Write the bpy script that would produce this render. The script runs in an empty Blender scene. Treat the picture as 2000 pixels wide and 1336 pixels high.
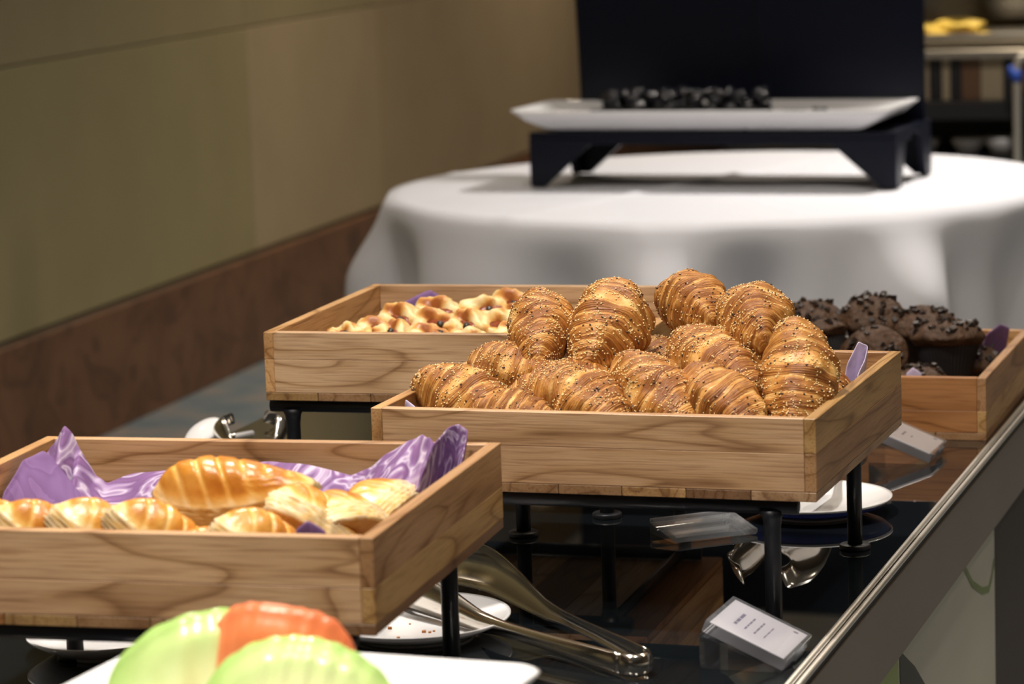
import bpy, bmesh, math, random
from mathutils import Vector, Matrix, noise as mn
PI = math.pi
sc = bpy.context.scene
COL = sc.collection
rnd = random.Random(7)

# ------------------------------------------------------------------ camera, world, lights, exposure
cam_d = bpy.data.cameras.new('camera'); cam = bpy.data.objects.new('camera', cam_d); COL.objects.link(cam)
CR, CU, CF = Vector((.99942167, -.00519036, -.03360648)), Vector((.03400493, .15254724, .98771099)), Vector((0, .98828255, -.15263552))
m4 = Matrix((CR, CU, -CF)).transposed().to_4x4(); m4.translation = Vector((0, 0, 1.49756))
cam.matrix_world = m4
cam_d.sensor_width = 36; cam_d.lens = 108; cam_d.clip_end = 100; cam_d.clip_start = .05
cam_d.dof.use_dof = True; cam_d.dof.focus_distance = 3.22; cam_d.dof.aperture_fstop = 8.0
sc.camera = cam
w = bpy.data.worlds.new('world'); sc.world = w; w.use_nodes = True
w.node_tree.nodes['Background'].inputs[0].default_value = (.02, .02, .022, 1)
w.node_tree.nodes['Background'].inputs[1].default_value = 1
vs = sc.view_settings
vs.view_transform = 'Standard'; vs.look = 'None'; vs.gamma = 1; vs.use_curve_mapping = False; vs.exposure = 0.0
# ceiling downlights: (x, y, watts, warm colour)
CEIL = 2.9
WARM, NEUT = (1, .83, .63), (1, .915, .815)
DOWN = [(-.75, 1.5, 30, NEUT), (.45, 1.6, 18, NEUT), (-.35, 3.0, 26, NEUT), (.95, 3.9, 8, WARM), (.35, 5.0, 9, NEUT),
        (1.35, 7.12, 38, NEUT), (-.15, 5.75, 7, NEUT), (-1.2, 5.6, 7, WARM), (.0, 9.6, 17, WARM), (1.7, 9.4, 20, WARM), (.6, 12.6, 30, WARM),
        (2.3, 5.2, 10, WARM), (2.2, 2.6, 9, WARM), (-2.0, 3.6, 7, WARM)]

# ------------------------------------------------------------------ material helpers
def new_mat(name):
    m = bpy.data.materials.new(name); m.use_nodes = True
    nt = m.node_tree; b = nt.nodes['Principled BSDF']
    return m, nt, b
def N(nt, t, **kw):
    n = nt.nodes.new(t)
    for k, v in kw.items(): setattr(n, k, v)
    return n
def ramp(nt, stops, interp='LINEAR'):
    r = N(nt, 'ShaderNodeValToRGB'); cr = r.color_ramp; cr.interpolation = interp
    while len(cr.elements) < len(stops): cr.elements.new(.5)
    for e, (p, c) in zip(cr.elements, stops): e.position = p; e.color = (*c, 1)
    return r
def simple(name, col, rough=.5, metal=0, spec=.5, ior=1.5, bump=0, bscale=60, var=0, vscale=8, emit=0, sheen=0, coat=0):
    m, nt, b = new_mat(name)
    b.inputs['Base Color'].default_value = (*col, 1); b.inputs['Roughness'].default_value = rough
    b.inputs['Metallic'].default_value = metal; b.inputs['Specular IOR Level'].default_value = spec; b.inputs['IOR'].default_value = ior
    if coat: b.inputs['Coat Weight'].default_value = coat; b.inputs['Coat Roughness'].default_value = .12
    if sheen: b.inputs['Sheen Weight'].default_value = sheen
    if var or bump:
        tc = N(nt, 'ShaderNodeTexCoord')
    if var:
        n = N(nt, 'ShaderNodeTexNoise'); n.inputs['Scale'].default_value = vscale; n.inputs['Detail'].default_value = 5
        nt.links.new(tc.outputs['Object'], n.inputs['Vector'])
        r = ramp(nt, [(.3, tuple(c * (1 - var) for c in col)), (.7, tuple(min(1, c * (1 + var)) for c in col))])
        nt.links.new(n.outputs['Fac'], r.inputs[0]); nt.links.new(r.outputs[0], b.inputs['Base Color'])
    if bump:
        n = N(nt, 'ShaderNodeTexNoise'); n.inputs['Scale'].default_value = bscale; n.inputs['Detail'].default_value = 4
        nt.links.new(tc.outputs['Object'], n.inputs['Vector'])
        bp = N(nt, 'ShaderNodeBump'); bp.inputs['Strength'].default_value = bump; bp.inputs['Distance'].default_value = .01
        nt.links.new(n.outputs['Fac'], bp.inputs['Height']); nt.links.new(bp.outputs[0], b.inputs['Normal'])
    if emit:
        b.inputs['Emission Color'].default_value = (*col, 1); b.inputs['Emission Strength'].default_value = emit
    return m
def mul_objcolor(nt, col_out, b):
    oi = N(nt, 'ShaderNodeObjectInfo'); mx = N(nt, 'ShaderNodeMix', data_type='RGBA', blend_type='MULTIPLY')
    mx.inputs[0].default_value = 1
    nt.links.new(col_out, mx.inputs[6]); nt.links.new(oi.outputs['Color'], mx.inputs[7]); nt.links.new(mx.outputs[2], b.inputs['Base Color'])
def mat_wood(name, light, mid, dark, rough=.42, sx=1.0):
    m, nt, b = new_mat(name); L = nt.links.new
    tc = N(nt, 'ShaderNodeTexCoord'); oi = N(nt, 'ShaderNodeObjectInfo')
    ml = N(nt, 'ShaderNodeMath', operation='MULTIPLY'); ml.inputs[1].default_value = 37.0; L(oi.outputs['Random'], ml.inputs[0])
    cb = N(nt, 'ShaderNodeCombineXYZ'); L(ml.outputs[0], cb.inputs[0]); L(ml.outputs[0], cb.inputs[1]); L(ml.outputs[0], cb.inputs[2])
    ad = N(nt, 'ShaderNodeVectorMath', operation='ADD'); L(tc.outputs['Object'], ad.inputs[0]); L(cb.outputs[0], ad.inputs[1])
    mp = N(nt, 'ShaderNodeMapping'); mp.inputs['Scale'].default_value = (1.9 * sx, 11 * sx, 11 * sx); L(ad.outputs[0], mp.inputs[0])
    n1 = N(nt, 'ShaderNodeTexNoise'); n1.inputs['Scale'].default_value = 1.0; n1.inputs['Detail'].default_value = 2.0; n1.inputs['Distortion'].default_value = .4
    L(mp.outputs[0], n1.inputs['Vector'])
    k = N(nt, 'ShaderNodeMath', operation='MULTIPLY'); k.inputs[1].default_value = 8.0; L(n1.outputs['Fac'], k.inputs[0])
    fr = N(nt, 'ShaderNodeMath', operation='FRACT'); L(k.outputs[0], fr.inputs[0])
    rr = ramp(nt, [(0, mid), (.1, light), (.62, light), (.86, mid), (.96, dark), (1, mid)]); L(fr.outputs[0], rr.inputs[0])
    mp2 = N(nt, 'ShaderNodeMapping'); mp2.inputs['Scale'].default_value = (14 * sx, 420 * sx, 420 * sx); L(ad.outputs[0], mp2.inputs[0])
    n2 = N(nt, 'ShaderNodeTexNoise'); n2.inputs['Scale'].default_value = 1.0; n2.inputs['Detail'].default_value = 4; L(mp2.outputs[0], n2.inputs['Vector'])
    r2 = ramp(nt, [(.34, (.66, .58, .52)), (.50, (1, 1, 1)), (.8, (1.0, .98, .95))]); L(n2.outputs['Fac'], r2.inputs[0])
    mx = N(nt, 'ShaderNodeMix', data_type='RGBA', blend_type='MULTIPLY'); mx.inputs[0].default_value = .8
    L(rr.outputs[0], mx.inputs[6]); L(r2.outputs[0], mx.inputs[7])
    mp3 = N(nt, 'ShaderNodeMapping'); mp3.inputs['Scale'].default_value = (5 * sx, 22 * sx, 22 * sx); L(ad.outputs[0], mp3.inputs[0])
    n3 = N(nt, 'ShaderNodeTexNoise'); n3.inputs['Scale'].default_value = 1.0; n3.inputs['Detail'].default_value = 3; L(mp3.outputs[0], n3.inputs['Vector'])
    r3 = ramp(nt, [(.25, (.55, .46, .38)), (.55, (1, 1, 1)), (.8, (1.1, 1.08, 1.05))]); L(n3.outputs['Fac'], r3.inputs[0])
    mx2 = N(nt, 'ShaderNodeMix', data_type='RGBA', blend_type='MULTIPLY'); mx2.inputs[0].default_value = .75
    L(mx.outputs[2], mx2.inputs[6]); L(r3.outputs[0], mx2.inputs[7])
    mul_objcolor(nt, mx2.outputs[2], b)
    b.inputs['Roughness'].default_value = rough
    bp = N(nt, 'ShaderNodeBump'); bp.inputs['Strength'].default_value = .15; bp.inputs['Distance'].default_value = .002
    L(n2.outputs['Fac'], bp.inputs['Height']); L(bp.outputs[0], b.inputs['Normal'])
    return m
def attr_ramp_mat(name, attr, stops, rough=.45, nscale=120, nstretch=(1, 1, 1), namt=.35, bump=.3, spec=.5, coat=0, ndetail=5):
    """colour from a mesh attribute (what the thing itself shows there) broken up by noise"""
    m, nt, b = new_mat(name); L = nt.links.new
    at = N(nt, 'ShaderNodeAttribute', attribute_name=attr)
    tc = N(nt, 'ShaderNodeTexCoord'); mp = N(nt, 'ShaderNodeMapping'); mp.inputs['Scale'].default_value = nstretch; L(tc.outputs['Object'], mp.inputs[0])
    n = N(nt, 'ShaderNodeTexNoise'); n.inputs['Scale'].default_value = nscale; n.inputs['Detail'].default_value = ndetail; L(mp.outputs[0], n.inputs['Vector'])
    s = N(nt, 'ShaderNodeMath', operation='SUBTRACT'); s.inputs[1].default_value = .5; L(n.outputs['Fac'], s.inputs[0])
    k = N(nt, 'ShaderNodeMath', operation='MULTIPLY_ADD'); k.inputs[1].default_value = namt * 2; L(s.outputs[0], k.inputs[0]); L(at.outputs['Fac'], k.inputs[2])
    r = ramp(nt, stops); L(k.outputs[0], r.inputs[0]); L(r.outputs[0], b.inputs['Base Color'])
    b.inputs['Roughness'].default_value = rough; b.inputs['Specular IOR Level'].default_value = spec
    if coat: b.inputs['Coat Weight'].default_value = coat; b.inputs['Coat Roughness'].default_value = .25
    bp = N(nt, 'ShaderNodeBump'); bp.inputs['Strength'].default_value = bump; bp.inputs['Distance'].default_value = .003
    L(n.outputs['Fac'], bp.inputs['Height']); L(bp.outputs[0], b.inputs['Normal'])
    return m
def mat_acrylic(name, tint=(.93, .95, .97), refl=1.0, haze=.09):
    m = bpy.data.materials.new(name); m.use_nodes = True; nt = m.node_tree; nt.nodes.clear(); L = nt.links.new
    o = N(nt, 'ShaderNodeOutputMaterial'); t = N(nt, 'ShaderNodeBsdfTransparent'); t.inputs[0].default_value = (*tint, 1)
    g = N(nt, 'ShaderNodeBsdfGlossy'); g.inputs['Roughness'].default_value = .06; g.inputs[0].default_value = (refl, refl, refl, 1)
    fz = N(nt, 'ShaderNodeFresnel'); fz.inputs[0].default_value = 1.55
    mx = N(nt, 'ShaderNodeMixShader'); L(fz.outputs[0], mx.inputs[0]); L(t.outputs[0], mx.inputs[1]); L(g.outputs[0], mx.inputs[2]); df = N(nt, 'ShaderNodeBsdfDiffuse'); df.inputs[0].default_value = (.62, .65, .72, 1); m2 = N(nt, 'ShaderNodeMixShader'); m2.inputs[0].default_value = haze; L(mx.outputs[0], m2.inputs[1]); L(df.outputs[0], m2.inputs[2]); L(m2.outputs[0], o.inputs[0])
    return m

M = {}
M['teak'] = mat_wood('teak', (.57, .37, .205), (.50, .31, .155), (.30, .165, .075))
M['base_wood'] = mat_wood('dark_baseboard_wood', (.165, .075, .032), (.14, .062, .027), (.09, .038, .016), rough=.4, sx=.3)
M['black_metal'] = simple('black_powder_coat', (.008, .009, .014), rough=.42)
M['black_lacquer'] = simple('black_lacquer', (.004, .006, .015), rough=.38, spec=.22)
M['glass'] = simple('dark_table_glass', (.006, .008, .010), rough=.015, ior=2.3)
M['chrome'] = simple('polished_steel', (.80, .77, .72), rough=.38, metal=.85)
M['steel'] = simple('tong_steel', (.74, .70, .64), rough=.17, metal=1, bump=.02, bscale=30)
M['fascia'] = simple('grey_brown_laminate', (.15, .125, .10), rough=.42, var=.08, vscale=3)
M['frost'] = simple('frosted_panel', (.55, .55, .47), rough=.5, var=.06, vscale=2)
M['dark_panel'] = simple('dark_brown_panel', (.045, .035, .030), rough=.6)
M['leaf_print'] = simple('green_leaf_print', (.20, .27, .09), rough=.5)
M['leaf_pale'] = simple('light_green_leaf_print', (.34, .44, .15), rough=.5)
M['stem_print'] = simple('dark_stem_print', (.04, .04, .03), rough=.5)
M['linen'] = simple('white_linen', (.73, .745, .82), rough=.85, bump=.05, bscale=900, sheen=.1)
M['ceramic'] = simple('white_glazed_ceramic', (.78, .78, .80), rough=.12)
M['blue_glaze'] = simple('cobalt_blue_glaze', (.05, .07, .30), rough=.18)
M['acrylic'] = mat_acrylic('clear_acrylic')
M['acrylic_foot'] = mat_acrylic('clear_acrylic_foot', (.96, .97, .98), .8, .02)
M['card'] = simple('white_card', (.82, .78, .82), rough=.7)
M['ink'] = simple('grey_violet_print', (.22, .19, .28), rough=.7)
M['seed_pale'] = simple('sesame_seed', (.80, .58, .28), rough=.4, var=.25, vscale=90)
M['seed_dark'] = simple('flax_seed', (.075, .042, .030), rough=.35)
M['muffin'] = simple('chocolate_muffin_crumb', (.062, .031, .016), rough=.55, spec=.25, bump=.8, bscale=70, var=.25, vscale=60)
M['crumb'] = simple('dark_chocolate_chunk', (.018, .009, .006), rough=.4, var=.4, vscale=50)
M['cup'] = simple('dark_brown_paper_cup', (.006, .0045, .006), rough=.65)
M['fill_red'] = simple('baked_tomato_filling', (.25, .055, .02), rough=.35, var=.5, vscale=120)
M['fill_dark'] = simple('dark_olive_piece', (.03, .022, .016), rough=.35)
M['prune'] = simple('glossy_black_fruit', (.008, .008, .011), rough=.25, bump=.4, bscale=80)
M['egg'] = simple('scrambled_egg', (.85, .62, .12), rough=.5, bump=.6, bscale=60, var=.15, vscale=40)
M['ceiling'] = simple('ceiling_paint', (.72, .70, .65), rough=.9)
M['plain_wall'] = simple('warm_wall_paint', (.25, .20, .14), rough=.9)
M['lamp'] = simple('lamp_glass', (1, .9, .78), emit=14)
M['white_plastic'] = simple('white_trim', (.7, .69, .66), rough=.5)
M['blue_tape'] = simple('blue_sleeve', (.03, .10, .55), rough=.4)
M['brown_board'] = simple('brown_board', (.14, .07, .035), rough=.5)
M['beige_board'] = simple('beige_board', (.36, .29, .19), rough=.5)
M['black_board'] = simple('black_board', (.01, .01, .013), rough=.5)
M['grey_steel'] = simple('brushed_steel', (.42, .39, .33), rough=.35, metal=1)

def _croissant_mat():
    m, nt, b = new_mat('croissant_crust'); L = nt.links.new
    at = N(nt, 'ShaderNodeAttribute', attribute_name='lam'); a2 = N(nt, 'ShaderNodeAttribute', attribute_name='ring')
    tc = N(nt, 'ShaderNodeTexCoord')
    n1 = N(nt, 'ShaderNodeTexNoise'); n1.inputs['Scale'].default_value = 42; n1.inputs['Detail'].default_value = 6; n1.inputs['Roughness'].default_value = .65; L(tc.outputs['Object'], n1.inputs['Vector'])
    cb = N(nt, 'ShaderNodeCombineXYZ'); rk = N(nt, 'ShaderNodeMath', operation='MULTIPLY'); rk.inputs[1].default_value = 60; L(a2.outputs['Fac'], rk.inputs[0]); L(rk.outputs[0], cb.inputs[0])
    sc2 = N(nt, 'ShaderNodeVectorMath', operation='SCALE'); sc2.inputs['Scale'].default_value = 26; L(tc.outputs['Object'], sc2.inputs[0])
    ad = N(nt, 'ShaderNodeVectorMath', operation='ADD'); L(sc2.outputs[0], ad.inputs[0]); L(cb.outputs[0], ad.inputs[1])
    n2 = N(nt, 'ShaderNodeTexNoise'); n2.inputs['Scale'].default_value = 1.0; n2.inputs['Detail'].default_value = 3; L(ad.outputs[0], n2.inputs['Vector'])
    # factor = lam + noise
    s1 = N(nt, 'ShaderNodeMath', operation='MULTIPLY_ADD'); s1.inputs[1].default_value = .85; s1.inputs[2].default_value = -.40; L(n1.outputs['Fac'], s1.inputs[0])
    s2 = N(nt, 'ShaderNodeMath', operation='MULTIPLY_ADD'); s2.inputs[1].default_value = 1.0; s2.inputs[2].default_value = -.42; L(n2.outputs['Fac'], s2.inputs[0])
    t1 = N(nt, 'ShaderNodeMath', operation='ADD'); L(s1.outputs[0], t1.inputs[0]); L(s2.outputs[0], t1.inputs[1])
    t2 = N(nt, 'ShaderNodeMath', operation='MULTIPLY_ADD'); t2.inputs[1].default_value = .62; L(at.outputs['Fac'], t2.inputs[0]); L(t1.outputs[0], t2.inputs[2])
    r = ramp(nt, [(0, (.24, .078, .014)), (.16, (.40, .155, .030)), (.34, (.58, .275, .068)), (.56, (.74, .44, .150)), (.85, (.84, .61, .28))])
    L(t2.outputs[0], r.inputs[0]); L(r.outputs[0], b.inputs['Base Color'])
    b.inputs['Roughness'].default_value = .38
    bp = N(nt, 'ShaderNodeBump'); bp.inputs['Strength'].default_value = .85; bp.inputs['Distance'].default_value = .003
    L(t1.outputs[0], bp.inputs['Height']); L(bp.outputs[0], b.inputs['Normal'])
    return m
M['croissant'] = _croissant_mat()
M['puff'] = attr_ramp_mat('golden_puff_pastry', 'pale', [(0, (.40, .13, .014)), (.2, (.60, .25, .035)), (.45, (.76, .44, .11)), (.7, (.84, .62, .30)), (1, (.88, .74, .50))], rough=.3, nscale=55, namt=.3, bump=.6, coat=.12)
M['dough'] = attr_ramp_mat('folded_pastry_dough', 'pale', [(0, (.30, .09, .02)), (.25, (.56, .25, .06)), (.5, (.74, .49, .18)), (.8, (.80, .63, .34))], rough=.42, nscale=60, namt=.42, bump=.35)
M['melon'] = attr_ramp_mat('honeydew_melon', 'rind', [(0, (.84, .84, .46)), (.4, (.68, .80, .36)), (.75, (.52, .70, .25)), (1, (.36, .58, .15))], rough=.25, nscale=40, namt=.12, bump=.1)
M['papaya'] = attr_ramp_mat('papaya_flesh', 'rind', [(0, (.88, .27, .11)), (.6, (.86, .24, .09)), (1, (.80, .20, .08))], rough=.3, nscale=40, namt=.15, bump=.1)

def _purple(name, pattern):
    m, nt, b = new_mat(name); L = nt.links.new
    tc = N(nt, 'ShaderNodeTexCoord')
    n = N(nt, 'ShaderNodeTexNoise'); n.inputs['Scale'].default_value = 17; n.inputs['Detail'].default_value = 1.5; n.inputs['Distortion'].default_value = 2.6; L(tc.outputs['Object'], n.inputs['Vector'])
    k = N(nt, 'ShaderNodeMath', operation='MULTIPLY'); k.inputs[1].default_value = 4; L(n.outputs['Fac'], k.inputs[0])
    f = N(nt, 'ShaderNodeMath', operation='FRACT'); L(k.outputs[0], f.inputs[0])
    if pattern: r = ramp(nt, [(0, (.145, .070, .19)), (.35, (.20, .095, .245)), (.55, (.31, .22, .37)), (.70, (.50, .43, .55)), (.80, (.30, .20, .37)), (1, (.145, .070, .19))])
    else: r = ramp(nt, [(0, (.145, .072, .205)), (1, (.195, .105, .265))])
    L(f.outputs[0], r.inputs[0]); L(r.outputs[0], b.inputs['Base Color'])
    b.inputs['Roughness'].default_value = .85
    n2 = N(nt, 'ShaderNodeTexNoise'); n2.inputs['Scale'].default_value = 900; L(tc.outputs['Object'], n2.inputs['Vector'])
    bp = N(nt, 'ShaderNodeBump'); bp.inputs['Strength'].default_value = .15; bp.inputs['Distance'].default_value = .002; L(n2.outputs['Fac'], bp.inputs['Height']); L(bp.outputs[0], b.inputs['Normal'])
    return m
M['paisley'] = _purple('purple_paisley_cloth', True)
M['lilac'] = simple('pale_lilac_cloth', (.50, .43, .60), rough=.85, var=.2, vscale=60)
M['purple'] = _purple('plain_purple_cloth', False)
def _wallmat():
    m, nt, b = new_mat('beige_wall_panel'); L = nt.links.new
    tc = N(nt, 'ShaderNodeTexCoord'); n = N(nt, 'ShaderNodeTexNoise'); n.inputs['Scale'].default_value = 3; n.inputs['Detail'].default_value = 4; L(tc.outputs['Object'], n.inputs['Vector'])
    r = ramp(nt, [(.3, (.285, .235, .135)), (.7, (.315, .26, .152))]); L(n.outputs['Fac'], r.inputs[0]); mul_objcolor(nt, r.outputs[0], b)
    b.inputs['Roughness'].default_value = .75
    return m
M['wall'] = _wallmat()
def _carpet():
    m, nt, b = new_mat('blue_grey_carpet'); L = nt.links.new
    tc = N(nt, 'ShaderNodeTexCoord'); n = N(nt, 'ShaderNodeTexNoise'); n.inputs['Scale'].default_value = 5; n.inputs['Detail'].default_value = 3; L(tc.outputs['Object'], n.inputs['Vector'])
    r = ramp(nt, [(.32, (.105, .145, .175)), (.5, (.16, .185, .20)), (.62, (.24, .205, .185)), (.75, (.14, .17, .195))]); L(n.outputs['Fac'], r.inputs[0]); L(r.outputs[0], b.inputs['Base Color'])
    b.inputs['Roughness'].default_value = .95
    n2 = N(nt, 'ShaderNodeTexNoise'); n2.inputs['Scale'].default_value = 250; L(tc.outputs['Object'], n2.inputs['Vector'])
    bp = N(nt, 'ShaderNodeBump'); bp.inputs['Strength'].default_value = .5; bp.inputs['Distance'].default_value = .006; L(n2.outputs['Fac'], bp.inputs['Height']); L(bp.outputs[0], b.inputs['Normal'])
    return m
M['carpet'] = _carpet()

# ------------------------------------------------------------------ object helpers
def link(name, me, mat=None, parent=None, loc=None, rot=None, color=None):
    o = bpy.data.objects.new(name, me); COL.objects.link(o)
    if mat is not None and me is not None and not me.materials: me.materials.append(M[mat] if isinstance(mat, str) else mat)
    if parent is not None: o.parent = parent
    if loc is not None: o.location = loc
    if rot is not None: o.rotation_euler = rot
    if color is not None: o.color = (*color, 1)
    return o
def tag(o, label, cat=None, group=None, kind=None):
    o['label'] = label
    if cat: o['category'] = cat
    if group: o['group'] = group
    if kind: o['kind'] = kind
    return o
def empty(name, loc, rz=0, label=None, cat=None, group=None):
    o = bpy.data.objects.new(name, None); COL.objects.link(o); o.location = loc; o.rotation_euler = (0, 0, rz); o.empty_display_size = .05
    if label: tag(o, label, cat, group)
    return o
def pyd(name, v, f, smooth=True, attrs=None):
    me = bpy.data.meshes.new(name); me.from_pydata(v, [], f); me.update()
    if smooth: me.polygons.foreach_set('use_smooth', [True] * len(me.polygons))
    for an, vals in (attrs or {}).items():
        a = me.attributes.new(an, 'FLOAT', 'POINT'); a.data.foreach_set('value', vals)
    return me
def bm_mesh(name, bm, smooth=False):
    me = bpy.data.meshes.new(name); bmesh.ops.recalc_face_normals(bm, faces=bm.faces); bm.to_mesh(me); bm.free()
    if smooth: me.polygons.foreach_set('use_smooth', [True] * len(me.polygons))
    return me
def add_box(bm, x0, x1, y0, y1, z0, z1, bev=0, seg=1):
    vv = [bm.verts.new(p) for p in ((x0, y0, z0), (x1, y0, z0), (x1, y1, z0), (x0, y1, z0), (x0, y0, z1), (x1, y0, z1), (x1, y1, z1), (x0, y1, z1))]
    fs = [bm.faces.new([vv[i] for i in q]) for q in ((3, 2, 1, 0), (4, 5, 6, 7), (0, 1, 5, 4), (1, 2, 6, 5), (2, 3, 7, 6), (3, 0, 4, 7))]
    if bev:
        es = list({e for f in fs for e in f.edges}); bmesh.ops.bevel(bm, geom=es, offset=bev, segments=seg, affect='EDGES', profile=.6)
def box(name, x0, x1, y0, y1, z0, z1, bev=0, seg=1):
    bm = bmesh.new(); add_box(bm, x0, x1, y0, y1, z0, z1, bev, seg); return bm_mesh(name, bm)
def add_tube(bm, pts, rad, seg=12, caps=True):
    pts = [Vector(p) for p in pts]; rads = rad if isinstance(rad, (list, tuple)) else [rad] * len(pts)
    rings = []; up = None
    for i, p in enumerate(pts):
        t = (pts[min(i + 1, len(pts) - 1)] - pts[max(i - 1, 0)]).normalized()
        if up is None: up = t.orthogonal().normalized()
        up = (up - t * up.dot(t)).normalized(); s = t.cross(up)
        rings.append([bm.verts.new(p + (up * math.cos(a) + s * math.sin(a)) * rads[i]) for a in (2 * PI * k / seg for k in range(seg))])
    for a, b in zip(rings, rings[1:]):
        for k in range(seg): bm.faces.new((a[k], a[(k + 1) % seg], b[(k + 1) % seg], b[k]))
    if caps: bm.faces.new(rings[0][::-1]); bm.faces.new(rings[-1])
def tube(name, pts, rad, seg=12): 
    bm = bmesh.new(); add_tube(bm, pts, rad, seg); return bm_mesh(name, bm, True)
def capsule_pts(a, b, r):
    a, b = Vector(a), Vector(b); d = (b - a).normalized()
    P, R = [], []
    for k in range(5):
        th = PI / 2 * k / 4; P.append(a + d * r * (1 - math.sin(th))); R.append(max(r * (math.sin(th) if k else .06), 1e-5))
    for k in range(5):
        th = PI / 2 * (4 - k) / 4; P.append(b - d * r * (1 - math.sin(th))); R.append(max(r * (math.sin(th) if k < 4 else .06), 1e-5))
    return P, R
def lathe(name, prof, seg=40, smooth=True):
    v, f = [], []
    for (r, z) in prof:
        for k in range(seg): a = 2 * PI * k / seg; v.append((r * math.cos(a), r * math.sin(a), z))
    n = len(prof)
    for i in range(n - 1):
        for k in range(seg): f.append((i * seg + k, i * seg + (k + 1) % seg, (i + 1) * seg + (k + 1) % seg, (i + 1) * seg + k))
    f.append(tuple(range(seg))[::-1]); f.append(tuple((n - 1) * seg + k for k in range(seg)))
    return pyd(name, v, f, smooth)
def prism(name, outline, y0, y1):
    """outline in x,z; extruded along y"""
    bm = bmesh.new(); a = [bm.verts.new((x, y0, z)) for x, z in outline]; b = [bm.verts.new((x, y1, z)) for x, z in outline]
    bm.faces.new(a); bm.faces.new(b[::-1])
    for i in range(len(a)): j = (i + 1) % len(a); bm.faces.new((a[i], b[i], b[j], a[j]))
    return bm_mesh(name, bm)
def sstep(a, b, x):
    t = min(1, max(0, (x - a) / (b - a))); return t * t * (3 - 2 * t)
def nz(x, y, z): return mn.noise(Vector((x, y, z)))
def rotz(v, a): c, s = math.cos(a), math.sin(a); return Vector((v[0] * c - v[1] * s, v[0] * s + v[1] * c, v[2]))

# ------------------------------------------------------------------ the room
def struct(name, me, mat, label, cat, **k):
    o = link(name, me, mat, **k); tag(o, label, cat, kind='structure'); return o
WA = math.atan(.2903)                                   # the left wall and the buffet run the same way
WO = Vector((-1.106, 8.412, 0))                          # a point on the foot of the left wall
WD = Vector((math.sin(WA), math.cos(WA), 0)); WN = Vector((math.cos(WA), -math.sin(WA), 0))   # along, into the room
RZ = -WA
# room frame: local y along the wall, local x into the room, origin WO
S0, S1, RW = -12.0, 8.2, 6.5
struct('floor', box('floor', 0, RW, S0, S1, -.1, 0), 'carpet', 'blue grey mottled carpet beside the wooden baseboard', 'floor', loc=WO, rot=(0, 0, RZ))
struct('ceiling', box('ceiling', 0, RW, S0, S1, CEIL, CEIL + .1), 'ceiling', 'plain pale ceiling with recessed downlights', 'ceiling', loc=WO, rot=(0, 0, RZ))
wl = struct('wall_left', box('wall_left', -.2, -.012, S0, S1, 0, CEIL), 'plain_wall', 'long beige panelled wall above a dark wooden baseboard', 'wall', loc=WO, rot=(0, 0, RZ))
struct('wall_right', box('wall_right', RW, RW + .2, S0, S1, 0, CEIL), 'plain_wall', 'plain warm wall across the room', 'wall', loc=WO, rot=(0, 0, RZ))
struct('wall_back', box('wall_back', 0, RW, S1, S1 + .2, 0, CEIL), 'plain_wall', 'plain warm wall at the far end of the room', 'wall', loc=WO, rot=(0, 0, RZ))
struct('wall_front', box('wall_front', 0, RW, S0 - .2, S0, 0, CEIL), 'plain_wall', 'plain warm wall behind the buffet', 'wall', loc=WO, rot=(0, 0, RZ))
# wall panels: joints at s = 1.14 and 2.42 (from WO along the wall), rail joint at z 1.035
joints = [S0 + .01, -8.9, -6.4, -3.9, -1.4, 1.14, 2.41, 4.9, 7.0, S1 - .01]
g = .003
for i, (a, b_) in enumerate(zip(joints, joints[1:])):
    for (z0, z1, row) in ((.345, 1.036, 0), (1.040, CEIL - .002, 1)):
        tone = (1.0, 1.0, 1.0)  # panel tones hold both paint variation and the wall's uneven lighting
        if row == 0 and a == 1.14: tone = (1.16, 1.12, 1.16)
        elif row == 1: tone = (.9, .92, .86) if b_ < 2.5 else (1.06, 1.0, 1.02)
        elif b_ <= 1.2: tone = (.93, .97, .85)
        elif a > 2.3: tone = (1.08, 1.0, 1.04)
        link('panel', box('panel', -.0125, 0, a + g / 2, b_ - g / 2, z0, z1, .002), 'wall', wl, color=tone)
bb = struct('baseboard_left', box('baseboard_left', 0, .022, S0, S1, 0, .333, .004), 'base_wood', 'tall dark brown wooden baseboard along the beige wall', 'baseboard', loc=WO, rot=(0, 0, RZ), color=(1, 1, 1))

# ceiling downlights
for i, (x, y, wt, colr) in enumerate(DOWN):
    e = empty('downlight', (x, y, CEIL), 0, 'round recessed ceiling downlight with a white ring', 'light', 'recessed ceiling downlights')
    link('ring', lathe('ring', [(.062, -.006), (.075, -.006), (.082, -.001), (.062, -.001)], 28), 'white_plastic', e)
    link('lens', lathe('lens', [(.001, -.003), (.062, -.003), (.062, -.0015), (.001, -.0015)], 28), 'lamp', e)
    ld = bpy.data.lights.new('downlight_lamp', 'AREA'); ld.shape = 'DISK'; ld.size = .16; ld.energy = wt; ld.color = colr; ld.spread = math.radians(130)
    lo = bpy.data.objects.new('lamp', ld); COL.objects.link(lo); lo.parent = e; lo.location = (0, 0, -.012)

# ------------------------------------------------------------------ buffet table
TA = math.atan(.3244); TZ = .76
TE = Vector((-.628, 0, 0)); TDv = Vector((math.sin(TA), math.cos(TA), 0))
def on_edge(y): return Vector((-.628 + .3244 * y, y, 0))
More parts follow.
